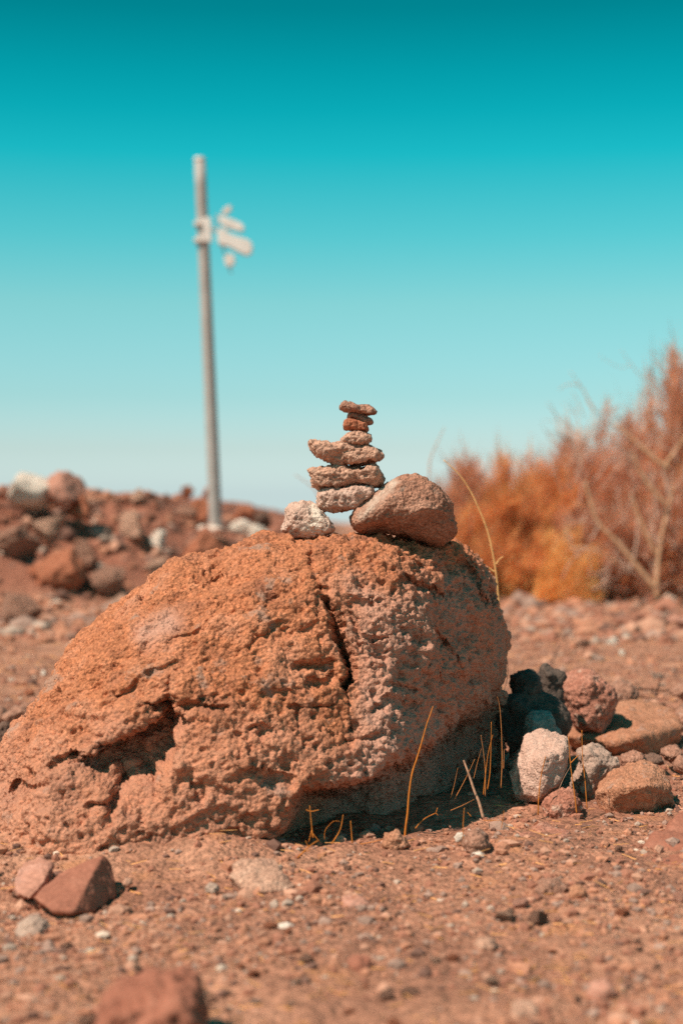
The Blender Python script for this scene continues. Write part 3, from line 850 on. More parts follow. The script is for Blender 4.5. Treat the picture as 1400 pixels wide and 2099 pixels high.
def say_where(kind_words, p, marks, fallback):
    """a label that names the nearest landmark and the side of it the thing lies on"""
    def screen(q): return np.array([CX + q[0] / q[1] * F, CY - (q[2] - CAM_H) / q[1] * F])
    a = screen(p)
    order = sorted(marks, key=lambda m: np.hypot(*(screen(m[1]) - a)))
    for m in order[:16]:
        d = a - screen(m[1])
        n = np.hypot(*d)
        if abs(d[0]) > 2.2 * abs(d[1]): side = 'right of' if d[0] > 0 else 'left of'
        elif abs(d[1]) > 2.2 * abs(d[0]): side = 'below' if d[1] > 0 else 'above'
        else: side = ('below and ' if d[1] > 0 else 'above and ') + ('right of' if d[0] > 0 else 'left of')
        near = 'just ' if n < 45 else ('well ' if n > 130 else '')
        t = f'{kind_words} {near}{side} the {m[0]}'
        if t not in USED and len(t.split()) <= 16:
            USED.add(t)
            return t
    return fallback


# ------------------------------------------------------------------ loose rocks: shared shapes, one object each
def rock_mesh(seed, mat, sub=5, cuts=17):
    b = bmesh.new()
    bmesh.ops.create_icosphere(b, subdivisions=sub, radius=1.0)
    me = bpy.data.meshes.new('loose_rock'); b.to_mesh(me); b.free()
    V = co(me)
    r = np.random.default_rng(seed)
    for _ in range(cuts):
        dd = r.normal(size=3); dd /= np.linalg.norm(dd)
        over = V @ dd - r.uniform(0.38, 0.78)
        V = V - np.clip(over, 0, None)[:, None] * dd
    n = V / np.linalg.norm(V, axis=1)[:, None]
    V = V + n * (0.16 * fbm(V * 1.5 + seed, 2, seed) + 0.13 * fbm(V * 4 + seed, 4, seed + 3, ridged=True))[:, None]
    me.vertices.foreach_set('co', V.astype(np.float32).ravel())
    me.polygons.foreach_set('use_smooth', np.ones(len(me.polygons), bool))
    me.update()
    me.materials.append(M[mat])
    return me


LOOSE = {k: [rock_mesh(100 + 10 * i + j, k) for j in range(5)] for i, k in enumerate(['redstone', 'brown', 'dark', 'pink', 'white', 'tan', 'grey'])}


def loose(name, kind, p, size, label, cat='rock', group=None, flat=0.75, sink=0.3, v=None, rz=None):
    me = random.choice(LOOSE[kind]) if v is None else LOOSE[kind][v]
    s = np.array([size * random.uniform(0.85, 1.2), size * random.uniform(0.8, 1.15), size * flat * random.uniform(0.85, 1.2)])
    o = link(name, me, None, (p[0], p[1], p[2] + s[2] * (1 - 2 * sink) * 0.8))
    o.scale = s
    o.rotation_euler = (random.uniform(-.3, .3), random.uniform(-.3, .3), random.uniform(0, 6.28) if rz is None else rz)
    return tag(o, label, cat, group)


def on_ground(x, y): return float(ground_z(np.array([x]), np.array([y]))[0])


def bank_point(px, py):
    """where the ray through the pixel meets the terrain"""
    ys = np.linspace(8.5, 22, 700)
    xs = (px - CX) / F * ys; zs = CAM_H - (py - CY) / F * ys
    g = ground_z(xs, ys)
    k = np.argmax(zs <= g)
    if zs[k] > g[k]: k = int(np.argmin(zs - g))
    return xs[k], ys[k], g[k]


# heroes of the bank: (px, py centre, half-size in px, material, label)
heroes = [
    (62, 998, 40, 'white', 'big white rock on the crest of the rubble bank'),
    (140, 1003, 33, 'pink', 'pale pinkish rock on the crest just right of the big white one'),
    (2, 1016, 17, 'pink', 'pinkish rock on the bank crest at the picture edge'),
    (107, 1170, 52, 'redstone', 'largest red rock in the face of the rubble bank'),
    (268, 1076, 30, 'tan', 'rounded tan rock in the upper bank with a dark hollow beside it'),
    (322, 1107, 19, 'white', 'pale rock below the rounded tan rock on the bank'),
    (30, 1115, 42, 'brown', 'brown rock overhanging a dark gap at the left of the bank'),
    (215, 1195, 34, 'brown', 'brown rock at the foot of the bank right of the largest red rock'),
    (175, 1150, 30, 'brown', 'upright brownish rock beside the largest red rock'),
    (35, 1250, 38, 'brown', 'dark brown rock at the bank foot near the picture edge'),
    (380, 1048, 20, 'brown', 'dark narrow rock on the bank left of the pole'),
    (412, 1045, 30, 'redstone', 'flat red rock on the bank directly behind the pole'),
    (502, 1052, 28, 'redstone', 'red rock on the bank right of the pole'),
    (535, 1068, 24, 'dark', 'dark rock at the right end of the bank beyond the pole'),
    (494, 1086, 16, 'white', 'small white rock right of the pole footing'),
    (530, 1092, 17, 'white', 'flat whitish rock close to the boulder top edge, right of the pole'),
    (428, 990, 15, 'redstone', 'small red rock perched behind the pole'),
    (385, 1005, 13, 'redstone', 'small pointed red rock on the bank skyline left of the pole'),
    (280, 1018, 17, 'tan', 'tan lump on the bank skyline between the white rock and the pole'),
    (320, 1160, 26, 'tan', 'tan rock low on the bank near the boulder edge'),
    (250, 1235, 26, 'tan', 'light brown rock at the bank foot beside the boulder edge'),
    (100, 1085, 30, 'tan', 'light lump in the upper bank under the pale pinkish crest rock'),
    (165, 1050, 26, 'redstone', 'red lump in the upper bank under the crest'),
]
MARKS = []
SHORT = ['big white crest rock', 'pale pinkish crest rock', 'pinkish crest rock at the picture edge', 'largest red bank rock', 'rounded tan bank rock', 'pale rock under the tan one',
         'overhanging brown rock', 'brown rock by the largest red one', 'upright brownish bank rock', 'dark brown foot rock', 'dark narrow rock near the pole', 'flat red rock behind the pole',
         'red rock right of the pole', 'dark rock at the bank end', 'small white rock by the pole footing', 'flat whitish rock by the boulder', 'small perched red rock', 'pointed red skyline rock',
         'tan skyline lump', 'low tan bank rock', 'light brown foot rock', 'light lump under the crest', 'red lump under the crest']
for (px_, py_, hs, k, lab), short in zip(heroes, SHORT):
    x, y, z = bank_point(px_, py_ + hs * (1.0 if 'crest' in lab else 0.75))
    if 'big white' in lab: y = y - 0.5
    if 'crest' in lab: y, z = y - 0.25, z + 0.35 * hs / F * y; x = (px_ - CX) / F * y
    s = 1.42 * hs / F * y
    sink = 0.2
    MARKS.append((short, (x, y, z + s)))
    o = loose('bank_rock', k, (x, y + s * .4, z), s, lab, 'rock', None, 0.85, sink)
    if lab.startswith(('big white', 'pale pinkish', 'small white', 'flat whitish')): o.data = rock_mesh(77 + len(MARKS), k, 4, 5)
    if lab.startswith(('big white', 'pale pinkish')):      # resting on the front lip of the crest
        o.location = at(px_, py_ + 4, 12.5)

# the rest of the rubble bank
cnt = 0
while cnt < 115:
    x = random.uniform(-4.2, -0.2); y = random.uniform(9.2, 14.6)
    hb = float(ground_base(np.array([x]), np.array([y]))[0])
    if hb < 0.02 and random.random() < 0.7: continue
    s = min(0.34, max(0.04, random.lognormvariate(-1.8, 0.55)))
    z = on_ground(x, y)
    k = random.choices(['redstone', 'brown', 'dark', 'pink', 'tan'], [5, 5, 1.3, 2, 1.5])[0]
    q_ = np.array([CX + x / y * F, CY - (z + s * .5 - CAM_H) / y * F])
    if any(np.hypot(q_[0] - h[0], q_[1] - h[1]) < (h[2] + s / y * F) * 0.85 for h in heroes): continue
    word = {'redstone': 'red', 'brown': 'brown', 'dark': 'dark', 'pink': 'pinkish', 'tan': 'tan'}[k]
    how = 'small ' if s < 0.06 else ('large ' if s > 0.13 else '')
    lab = say_where(how + word + ' rock', (x, y, z + s * .5), MARKS, word + ' rock among the blurred rubble of the bank behind the boulder')
    loose('bank_rock', k, (x, y, z), s, lab, 'rock', word + ' rubble on the bank', 0.85, 0.28)
    cnt += 1

# pale stones on the far ground at the right, in front of the shrubs
for px_, py_, hs, k, lab in [
    (1097, 1212, 14, 'white', 'bright white stone at the foot of the golden grass'),
    (1255, 1312, 16, 'white', 'pale stone on the far ground at the right, under the bare shrub'),
    (1145, 1268, 15, 'grey', 'grey stone on the far ground in front of the shrubs'),
    (1225, 1345, 17, 'grey', 'flat grey stone on the far ground above the heap'),
    (1165, 1290, 13, 'grey', 'upright grey stone beside the far dead twig'),
    (1275, 1335, 12, 'white', 'small pale stone close to the heap on the far ground'),
    (1395, 1190, 14, 'white', 'white stone at the picture edge behind the bare shrub'),
    (1340, 1265, 30, 'brown', 'brown mound stone at the foot of the bare shrub'),
    (1385, 1262, 34, 'pink', 'pinkish mound stone right of the bare shrub foot'),
    (1190, 1255, 16, 'pink', 'pinkish low stone between the golden grass and the bare shrub')]:
    y = gy(py_ + hs * 0.6); x = (px_ - CX) / F * y
    loose('far_stone', k, (x, y, on_ground(x, y)), hs / F * y, lab, 'stone', None, 0.75, 0.25)

# pebbles that can be told apart, one object each
pal = {'white': 'whitish', 'grey': 'grey', 'tan': 'tan', 'brown': 'brown', 'redstone': 'red', 'dark': 'dark', 'pink': 'pinkish'}
PMARKS = [(w, (float(o.location[0]), float(o.location[1]), float(o.location[2]))) for w, key in [
    ('maroon slab', 'smooth maroon'), ('pale pink flat stone', 'pale pink flat'), ('flat grey stone by the boulder end', 'flat grey stone against'), ('flat pinkish-brown stone', 'flat pinkish-brown stone with'),
    ('white-topped grey stone', 'white-topped'), ('round grey-brown stone', 'round grey-brown stone between'), ('orange clod', 'crumbly orange'), ('pinkish stone in the front middle', 'pinkish stone with'),
    ('bright white flat pebble', 'bright white flat'), ('dark reddish stone near the bottom', 'dark reddish stone'), ('big blurred reddish rock', 'big blurred'), ('pinkish stone by the straw', 'small pinkish stone beside'),
    ('brown stone on the front soil', 'brown stone on the soil'), ('pointed orange stone', 'pointed orange'), ('tan stone near the bottom', 'tan stone near'), ('pinkish blurred stone', 'pinkish blurred'),
    ('pale tan blurred stone', 'pale tan'), ('dusty red flush slab', 'dusty red slab'), ('dark angular rock', 'dark angular'), ('brown flat rock at the left', 'brown flat rock'), ('thick dry stick', 'short thick dry'),
    ('pale pinkish block', 'pale pinkish-cream'), ('round reddish rock', 'round knobbly'), ('tan slab', 'broad flat'), ('orange-topped rock', 'blocky orange'), ('low angular reddish stone', 'low angular'),
    ('brown rock behind the reddish one', 'low brown rock peeping'), ('upright grey far stone', 'upright grey stone beside'), ('flat grey far stone', 'flat grey stone on the far'), ('white stone by the golden grass', 'bright white stone at'),
    ('bare shrub foot mound', 'brown mound'), ('dark tall rock', 'tall dark rock')]
    for o in list(COL.objects) if str(o.get('label', '')).startswith(key)]
cnt = 0
while cnt < 240:
    y = 2.15 * math.exp(random.random() * math.log(8.6 / 2.15))
    x = random.uniform(-0.24, 0.24) * y
    p = CX + x / y * F
    if 3.25 < y < 4.6 and -0.95 < x < 0.42: continue      # under the boulder
    s = min(0.03, max(0.0055, random.lognormvariate(-4.75, 0.42))) * (0.75 + 0.12 * y)
    k = random.choices(['white', 'grey', 'tan', 'brown', 'redstone', 'dark', 'pink'], [0.35, 1.6, 2.5, 4.5, 4, 1, 2.5])[0]
    where = 'front soil' if y < 3.3 else ('soil beside the boulder' if y < 5 else 'far soil')
    lab = say_where(pal[k] + ' pebble', (x, y, on_ground(x, y)), PMARKS, pal[k] + ' small pebble scattered on the ' + where)
    loose('pebble', k, (x, y, on_ground(x, y)), s, lab, 'pebble', pal[k] + ' pebbles on the ' + where, 0.7, 0.25)
    cnt += 1


# ------------------------------------------------------------------ gravel and crumbs nobody could count
def gravel(name, n, ylo, yhi, slo, shi, seed, label):
    r = np.random.default_rng(seed)
    b = bmesh.new(); bmesh.ops.create_icosphere(b, subdivisions=1, radius=1.0)
    b.verts.ensure_lookup_table()
    T = np.array([v.co[:] for v in b.verts]); FT = np.array([[v.index for v in f.verts] for f in b.faces]); b.free()
    y = ylo * np.exp(r.random(n) * math.log(yhi / ylo))
    x = r.uniform(-0.30, 0.30, n) * y + r.uniform(-0.25, 0.25, n)
    keep = fbm(np.stack([x * 2.2, y * 2.2, 0 * x], 1), 2, 9) + r.uniform(-0.55, 0.75, n) > -0.1
    keep &= ~((y > 3.7) & (y < 4.2) & (x > -0.85) & (x < 0.3))
    x, y = x[keep], y[keep]; n = len(x)
    s = np.exp(r.normal(math.log(slo), 0.58, n)); s = np.clip(s, slo * .35, shi) * (0.6 + 0.13 * y)
    jit = 1 + r.uniform(-0.28, 0.22, (n, len(T), 1))
    V = T[None] * jit * np.stack([s * r.uniform(.75, 1.3, n), s * r.uniform(.75, 1.3, n), s * r.uniform(.55, .95, n)], 1)[:, None, :]
    a = r.uniform(0, 6.28, n)
    c, sn = np.cos(a)[:, None], np.sin(a)[:, None]
    V = np.stack([V[..., 0] * c - V[..., 1] * sn, V[..., 0] * sn + V[..., 1] * c, V[..., 2]], -1)
    z = ground_z(x, y) + s * 0.15
    V = V + np.stack([x, y, z], 1)[:, None, :]
    Fc = (FT[None] + (np.arange(n) * len(T))[:, None, None]).reshape(-1, 3)
    base = np.array([(0.50, .23, .145), (0.38, .165, .11), (0.55, .29, .20), (0.38, .24, .19), (0.48, .35, .28), (0.20, .105, .08), (0.72, .55, .44)])
    pr = np.array([.30, .26, .14, .15, .05, .09, .01])
    k = r.choice(len(base), n, p=pr)
    colr = base[k] * r.uniform(.85, 1.15, (n, 1))
    me = np_mesh(name, V.reshape(-1, 3), Fc, M['gravel'], False, np.repeat(colr, len(T), 0))
    return tag(link(name, me), label, kind='stuff')


gravel('gravel', 42000, 2.0, 9.5, 0.0036, 0.020, 5, 'reddish gravel and soil crumbs scattered over the ground')
gravel('rubble', 9000, 8.8, 15.5, 0.010, 0.05, 6, 'small broken rubble and grit covering the bank and the far ground')


# ------------------------------------------------------------------ stalks, sticks and twigs
def tube_arrays(P, r0, r1, sides=6):
    P = np.asarray(P, float)
    n = len(P)
    T = np.gradient(P, axis=0); T /= np.linalg.norm(T, axis=1)[:, None] + 1e-9
    ref = np.array([0.3, -0.9, 0.2])
    A_ = np.cross(T, ref); A_ /= np.linalg.norm(A_, axis=1)[:, None] + 1e-9
    B_ = np.cross(T, A_)
    rr = np.linspace(r0, r1, n)
    an = np.linspace(0, 2 * math.pi, sides, endpoint=False)
    V = (P[:, None] + rr[:, None, None] * (np.cos(an)[None, :, None] * A_[:, None] + np.sin(an)[None, :, None] * B_[:, None])).reshape(-1, 3)
    f = []
    for i in range(n - 1):
        for j in range(sides):
            k = (j + 1) % sides
            f.append((i * sides + j, i * sides + k, (i + 1) * sides + k, (i + 1) * sides + j))
    c0, c1 = len(V), len(V) + 1
    V = np.vstack([V, P[:1], P[-1:]])
    for j in range(sides):
        k = (j + 1) % sides
        f.append((c0, k, j)); f.append((c1, (n - 1) * sides + j, (n - 1) * sides + k))
    return V, f


def smooth_line(P, per=6):
    P = np.asarray(P, float)
    if len(P) < 3: return np.array([P[0] + (P[-1] - P[0]) * t for t in np.linspace(0, 1, per)])
    out = []
    for i in range(len(P) - 1):
        p0 = P[max(i - 1, 0)]; p1 = P[i]; p2 = P[i + 1]; p3 = P[min(i + 2, len(P) - 1)]
        for t in np.linspace(0, 1, per, endpoint=False):
            out.append(0.5 * ((2 * p1) + (-p0 + p2) * t + (2 * p0 - 5 * p1 + 4 * p2 - p3) * t * t + (-p0 + 3 * p1 - 3 * p2 + p3) * t ** 3))
    out.append(P[-1])
    return np.array(out)


def tubes(name, lines, mat, parent=None, base=(0, 0, 0), sides=6, tint=None):
    """lines: list of (world points, r0, r1), joined into one mesh"""
    VV, FF, off = [], [], 0
    for P, r0, r1 in lines:
        V_, f = tube_arrays(smooth_line(P), r0, r1, sides)
        VV.append(V_); FF += [tuple(i + off for i in q) for q in f]; off += len(V_)
    VV = np.concatenate(VV) - np.asarray(base)
    me = bpy.data.meshes.new(name)
    me.from_pydata(VV.tolist(), [], FF)
    me.polygons.foreach_set('use_smooth', np.ones(len(me.polygons), bool))
    me.update()
    if tint is not None: set_col(me, np.tile(np.asarray(tint, float), (len(VV), 1)))
    me.materials.append(M[mat])
    return link(name, me, parent, base if parent is None else (0, 0, 0))


def px_line(pts, Y0, lean=0.0, Y1=None):
    """pixel points to world points in a plane at Y0 that may lean towards Y1 at the tip"""
    Y1 = Y0 if Y1 is None else Y1
    n = len(pts)
    return [at(p[0], p[1], Y0 + (Y1 - Y0) * i / max(1, n - 1)) for i, p in enumerate(pts)]


def stalk(name, pts, Y, wpx0, wpx1, mat, label, cat, Y1=None, group=None, branches=(), tint=None, bname='branch'):
    P = px_line(pts, Y, Y1=Y1)
    k = Y / F / 2
    base = P[0]
    o = tubes(name, [(P, wpx0 * k * .85, wpx1 * k * .7)], mat, None, base, tint=tint)
    tag(o, label, cat, group)
    for br in branches:
        b = tubes(bname, [(px_line(br, Y if Y1 is None else 0.5 * (Y + Y1)), wpx0 * .6 * k, wpx1 * .6 * k)], mat, o, base, tint=tint)
    return o


def zs(pts): return [(620 + x / 3.182, 1450 + y / 3.182) for x, y in pts]
def z3(pts): return [(850 + x / 2.5455, 650 + y / 2.5455) for x, y in pts]


stalk('dry_stalk', zs([(668, 840), (673, 780), (685, 690), (695, 560), (715, 430), (750, 320), (785, 200), (810, 110), (835, 40), (850, -5)]), 3.56, 6.5, 2.5, 'stalk',
      'tall bent orange stalk standing in front of the boulder shade', 'stalk')
stalk('stick', zs([(1178, 722), (1150, 620), (1120, 545), (1085, 440), (1050, 345)]), 3.62, 8, 6, 'driedwood',
      'short thick dry stick stuck upright in the soil by the boulder', 'stick', Y1=3.66)
grp = 'thin dry grass blades in the shade by the boulder'
for pts, Yk, w, lab in [
    ([(965, 590), (985, 520), (1012, 395)], 3.72, 1.6, 'thin blade leaning right just left of the thick stick'),
    ([(990, 600), (1060, 470), (1122, 338)], 3.74, 1.8, 'thin blade crossing behind the thick stick'),
    ([(1115, 465), (1140, 360), (1165, 270)], 3.76, 1.4, 'pale thin blade just above the thick stick'),
    ([(1190, 580), (1192, 440), (1180, 300), (1162, 180)], 3.74, 2.0, 'thin blade curving left in the shaded tuft'),
    ([(1178, 570), (1192, 440), (1210, 300), (1240, 178)], 3.72, 2.6, 'orange blade in the shaded tuft with a hooked tip'),
    ([(1205, 535), (1222, 420), (1228, 250), (1230, 95)], 3.72, 2.8, 'tallest orange blade of the shaded tuft'),
    ([(1293, 525), (1300, 350), (1296, 150), (1285, 0), (1270, -70)], 3.78, 2.2, 'long pale stem right of the shaded tuft'),
    ([(1310, 400), (1312, 330), (1313, 275)], 3.8, 2.0, 'short blade right of the long pale stem'),
    ([(965, 672), (1040, 640), (1120, 600)], 3.68, 1.6, 'thin twig lying across behind the thick stick')]:
    stalk('dry_grass', zs(pts), Yk, w, w * .5, 'stalk' if 'orange' in lab else 'straw', lab, 'grass blade', None, grp, tint=(.8, .6, .5))
tw = 'orange dry twigs at the boulder foot'
for pts, Yk, w, lab, br in [
    ([(70, 850), (62, 790), (48, 640)], 3.38, 3.6, 'orange twig with a small crossbar at its tip', [[(25, 668), (60, 678), (108, 668)], [(62, 800), (40, 880)], [(65, 820), (115, 880)]]),
    ([(190, 890), (245, 800), (265, 700)], 3.4, 3.2, 'leaning orange twig right of the crossbar twig', []),
    ([(325, 885), (320, 820), (314, 740)], 3.42, 3.6, 'short upright orange twig stub', []),
    ([(145, 860), (150, 800), (200, 745), (245, 745)], 3.42, 1.5, 'thin arching twig between two orange twigs', []),
    ([(-30, 980), (40, 910), (100, 870)], 3.28, 3.6, 'forked orange twig lying in the small hole in the soil', [[(40, 910), (20, 870)], [(0, 945), (50, 930)]]),
    ([(735, 790), (790, 730), (870, 688)], 3.58, 3.0, 'bent reddish twig right of the tall orange stalk', [[(870, 688), (880, 655)], [(870, 690), (884, 705)]]),
    ([(1050, 960), (1046, 800), (1054, 655)], 3.36, 2.6, 'upright thin orange twig in front of the round grey-brown stone', []),
    ([(1295, 790), (1308, 720), (1312, 675)], 3.56, 2.0, 'tiny upright twig right of the thick stick foot', []),
    ([(1180, 738), (1240, 738), (1300, 738)], 3.55, 2.0, 'short straw lying at the foot of the thick stick', []),
    ([(1100, 712), (1075, 685)], 3.58, 2.6, 'tiny orange splinter left of the thick stick foot', []),
    ([(300, 905), (420, 885), (525, 862)], 3.42, 2.4, 'long straw lying on the soil edge before the orange clod', [])]:
    stalk('twig', zs(pts), Yk, w, w * .6, 'stalk', lab, 'twig', None, tw, [zs(b) for b in br])
hg = 'thin orange stems among the heaped stones'
for pts, Yk, w, lab, br in [
    ([(408, 1235), (412, 1120), (430, 960), (460, 835)], 3.80, 3.8, 'orange stem in front of the pale pinkish block', []),
    ([(672, 1225), (655, 1080), (630, 900), (615, 700)], 3.78, 3.8, 'orange stem at the right edge of the pale pinkish block', [[(630, 880), (660, 850), (685, 825)]]),
    ([(742, 1195), (728, 1000), (712, 850), (706, 655)], 3.80, 3.0, 'thin orange stem in front of the grey rough stone', []),
    ([(540, 1085), (580, 990), (630, 900)], 3.78, 1.8, 'thin pink stem crossing the right lower side of the pale block', []),
    ([(230, 480), (235, 300), (245, 220), (258, 180)], 4.9, 2.2, 'dark thin stem before the dark rounded rock', []),
    ([(170, 400), (200, 290), (195, 160), (165, 0), (150, -60)], 4.6, 2.0, 'thin stem along the boulder right edge', [])]:
    stalk('dry_stalk', z6(pts), Yk, w, w * .55, 'stalk' if 'orange' in lab else 'driedwood', lab, 'stem', None, hg, [z6(b) for b in br])
stalk('dry_stalk', z3([(470, 1760), (455, 1600), (440, 1510), (425, 1350), (400, 1200), (370, 1090), (325, 980), (285, 900), (230, 820), (150, 745)]), 4.75, 6.0, 3.0, 'straw',
      'tall yellow curved stalk with two side shoots behind the boulder right edge', 'stalk', None, None,
      [z3([(415, 1330), (380, 1305), (335, 1288)]), z3([(424, 1290), (440, 1265), (462, 1248)])], tint=(1.05, 1.1, 1.1))
for pts, w, lab in [([(1130, 1455), (1200, 1400), (1230, 1408)], 0, '')][:0]: pass
for pts, Yk, w, lab in [
    ([(1300, 1412), (1340, 1414), (1378, 1416)], 6.3, 5, 'yellow straw lying on the soil beyond the heap'),
    ([(1300, 1428), (1345, 1432), (1370, 1434)], 6.0, 3, 'second yellow straw lying just before the first beyond the heap'),
    ([(1345, 1420), (1352, 1395)], 6.2, 5, 'stub of straw standing by the yellow straws'),
    ([(283, 1895), (310, 1900), (342, 1908)], 2.80, 3.5, 'pale straw lying on the front soil at the left'),
    ([(430, 1925), (460, 1925), (495, 1932)], 2.70, 5, 'orange straw lying on the front soil near the centre'),
    ([(390, 1738), (415, 1730), (432, 1722)], 3.44, 3, 'straw lying at the boulder foot left of centre'),
    ([(410, 1742), (440, 1750), (452, 1752)], 3.40, 3, 'straw crossing the first one at the boulder foot'),
    ([(108, 1706), (112, 1725), (118, 1740)], 3.45, 2.5, 'tiny red stem at the boulder low left foot'),
    ([(50, 1592), (46, 1565), (43, 1540)], 3.62, 2.0, 'hair-thin red stem on the boulder low left end')]:
    stalk('straw', pts, Yk, w, w * .7, 'straw', lab, 'straw')


def litter(name, n, seed, label):
    """small straws and crumbs of dry stems strewn over the soil"""
    r = np.random.default_rng(seed)
    y = 2.1 * np.exp(r.random(n) * math.log(9.0 / 2.1)); x = r.uniform(-.28, .28, n) * y
    keep = ~((y > 3.5) & (y < 4.4) & (x > -0.95) & (x < 0.35)); x, y = x[keep], y[keep]; n = len(x)
    L_ = r.uniform(.008, .035, n) * (0.6 + .12 * y); a = r.uniform(0, 6.28, n); w = r.uniform(.0005, .0011, n) * (0.7 + .1 * y)
    z = ground_z(x, y) + 0.003
    d = np.stack([np.cos(a), np.sin(a), r.uniform(-.15, .35, n)], 1) * L_[:, None]
    s = np.stack([-np.sin(a), np.cos(a), 0 * a], 1) * w[:, None]
    u = np.stack([0 * a, 0 * a, w * 1.6], 1)
    p = np.stack([x, y, z], 1)
    V = np.stack([p - s, p + s, p + u, p + d - s * .6, p + d + s * .6, p + d + u * .7], 1)
    FT = np.array([(0, 1, 4), (0, 4, 3), (1, 2, 5), (1, 5, 4), (2, 0, 3), (2, 3, 5), (0, 2, 1), (3, 4, 5)])
    Fc = (FT[None] + (np.arange(n) * 6)[:, None, None]).reshape(-1, 3)
    t = r.uniform(.6, 1.2, (n, 1)) * np.array([[1, .9, .8]])
    me = np_mesh(name, V.reshape(-1, 3), Fc, M['straw'], False, np.repeat(t, 6, 0))
    return tag(link(name, me), label, kind='stuff')


litter('dry_litter', 1500, 12, 'short straws and dry plant crumbs strewn over the soil')

# ------------------------------------------------------------------ the pole on the bank
PY = 14.0
pb = at(444, 1090, PY)
pole = bpy.data.objects.new('sign_pole', None); COL.objects.link(pole); pole.location = pb
tag(pole, 'tall grey metal pole with white fittings on one side, standing on the rubble bank', 'pole')
k = PY / F
top = at(410, 332, PY)
tubes('post', [([pb - np.array([0, 0, .1]), pb * .6 + top * .4, top], 13.6 * k, 11.6 * k)], 'pole', pole, pb, 18)
cp = at(409.5, 329, PY)
tubes('cap', [([cp, cp + np.array([0, 0, 6.5 * k])], 12.2 * k, 10.4 * k)], 'polecap', pole, pb, 18)


def box_part(name, pts4, Y, depth, mat, parent, base):
    """a plate from its outline in the photograph, with thickness"""
    n = len(pts4)
    fr = [at(p[0], p[1], Y) - base for p in pts4]
    bk = [q + np.array([0, depth, 0]) for q in fr]
    f = [tuple(range(n))[::-1], tuple(range(n, 2 * n))] + [(i, (i + 1) % n, n + (i + 1) % n, n + i) for i in range(n)]
    me = bpy.data.meshes.new(name)
    me.from_pydata([tuple(v) for v in fr + bk], [], f)
    b = bmesh.new(); b.from_mesh(me)
    bmesh.ops.recalc_face_normals(b, faces=b.faces)
    bmesh.ops.bevel(b, geom=b.edges[:], offset=0.006, segments=2, affect='EDGES')
    b.to_mesh(me); b.free()
    me.materials.append(M[mat])
    return link(name, me, parent)


def zp(pts): return [(360 + x / 7, 290 + y / 7) for x, y in pts]


box_part('back_plate', zp([(395, 1085), (510, 1085), (528, 1440), (405, 1440)]), PY - .08, 0.03, 'whitepaint', pole, pb)
for yy in (1165, 1405):
    box_part('clamp', zp([(262, yy - 28), (396, yy - 34), (396, yy + 34), (262, yy + 34)]), PY - .07, 0.14, 'polecap', pole, pb)
tubes('arm', [([at(430, 470, PY - .07), at(446, 472, PY - .07), at(458, 478, PY - .07)], 3 * k, 3 * k)], 'pole', pole, pb, 8)
tubes('strut', [([at(446, 438, PY - .06), at(449, 480, PY - .06), at(470, 545, PY - .06), at(474, 560, PY - .06)], 1.8 * k, 1.8 * k)], 'pole', pole, pb, 8)
box_part('fitting', zp([(690, 960), (740, 920), (800, 910), (800, 990), (740, 1030), (650, 1050)]), PY - .09, 0.05, 'polecap', pole, pb)
box_part('fitting', zp([(610, 1060), (720, 1080), (820, 1110), (960, 1180), (985, 1230), (960, 1290), (860, 1270), (740, 1235), (640, 1170)]), PY - .10, 0.07, 'whitepaint', pole, pb)
box_part('fitting', zp([(595, 1270), (720, 1230), (740, 1300), (850, 1350), (960, 1380), (1060, 1410), (1105, 1490), (1090, 1590), (1020, 1630), (900, 1580), (760, 1500), (610, 1470)]), PY - .11, 0.08, 'whitepaint', pole, pb)
box_part('fitting', zp([(720, 1620), (800, 1600), (850, 1650), (850, 1740), (800, 1790), (730, 1790), (690, 1700)]), PY - .09, 0.06, 'polecap', pole, pb)
x, y, z = pb
stone('pole_footing', [(392, 1098), (396, 1086), (430, 1078), (458, 1080), (464, 1092), (460, 1106), (400, 1108)], PY - .12, 0.12, 0.2, 'white',
      'whitish concrete lump at the foot of the pole', 'footing', None, 0.02, 0.7, 71)


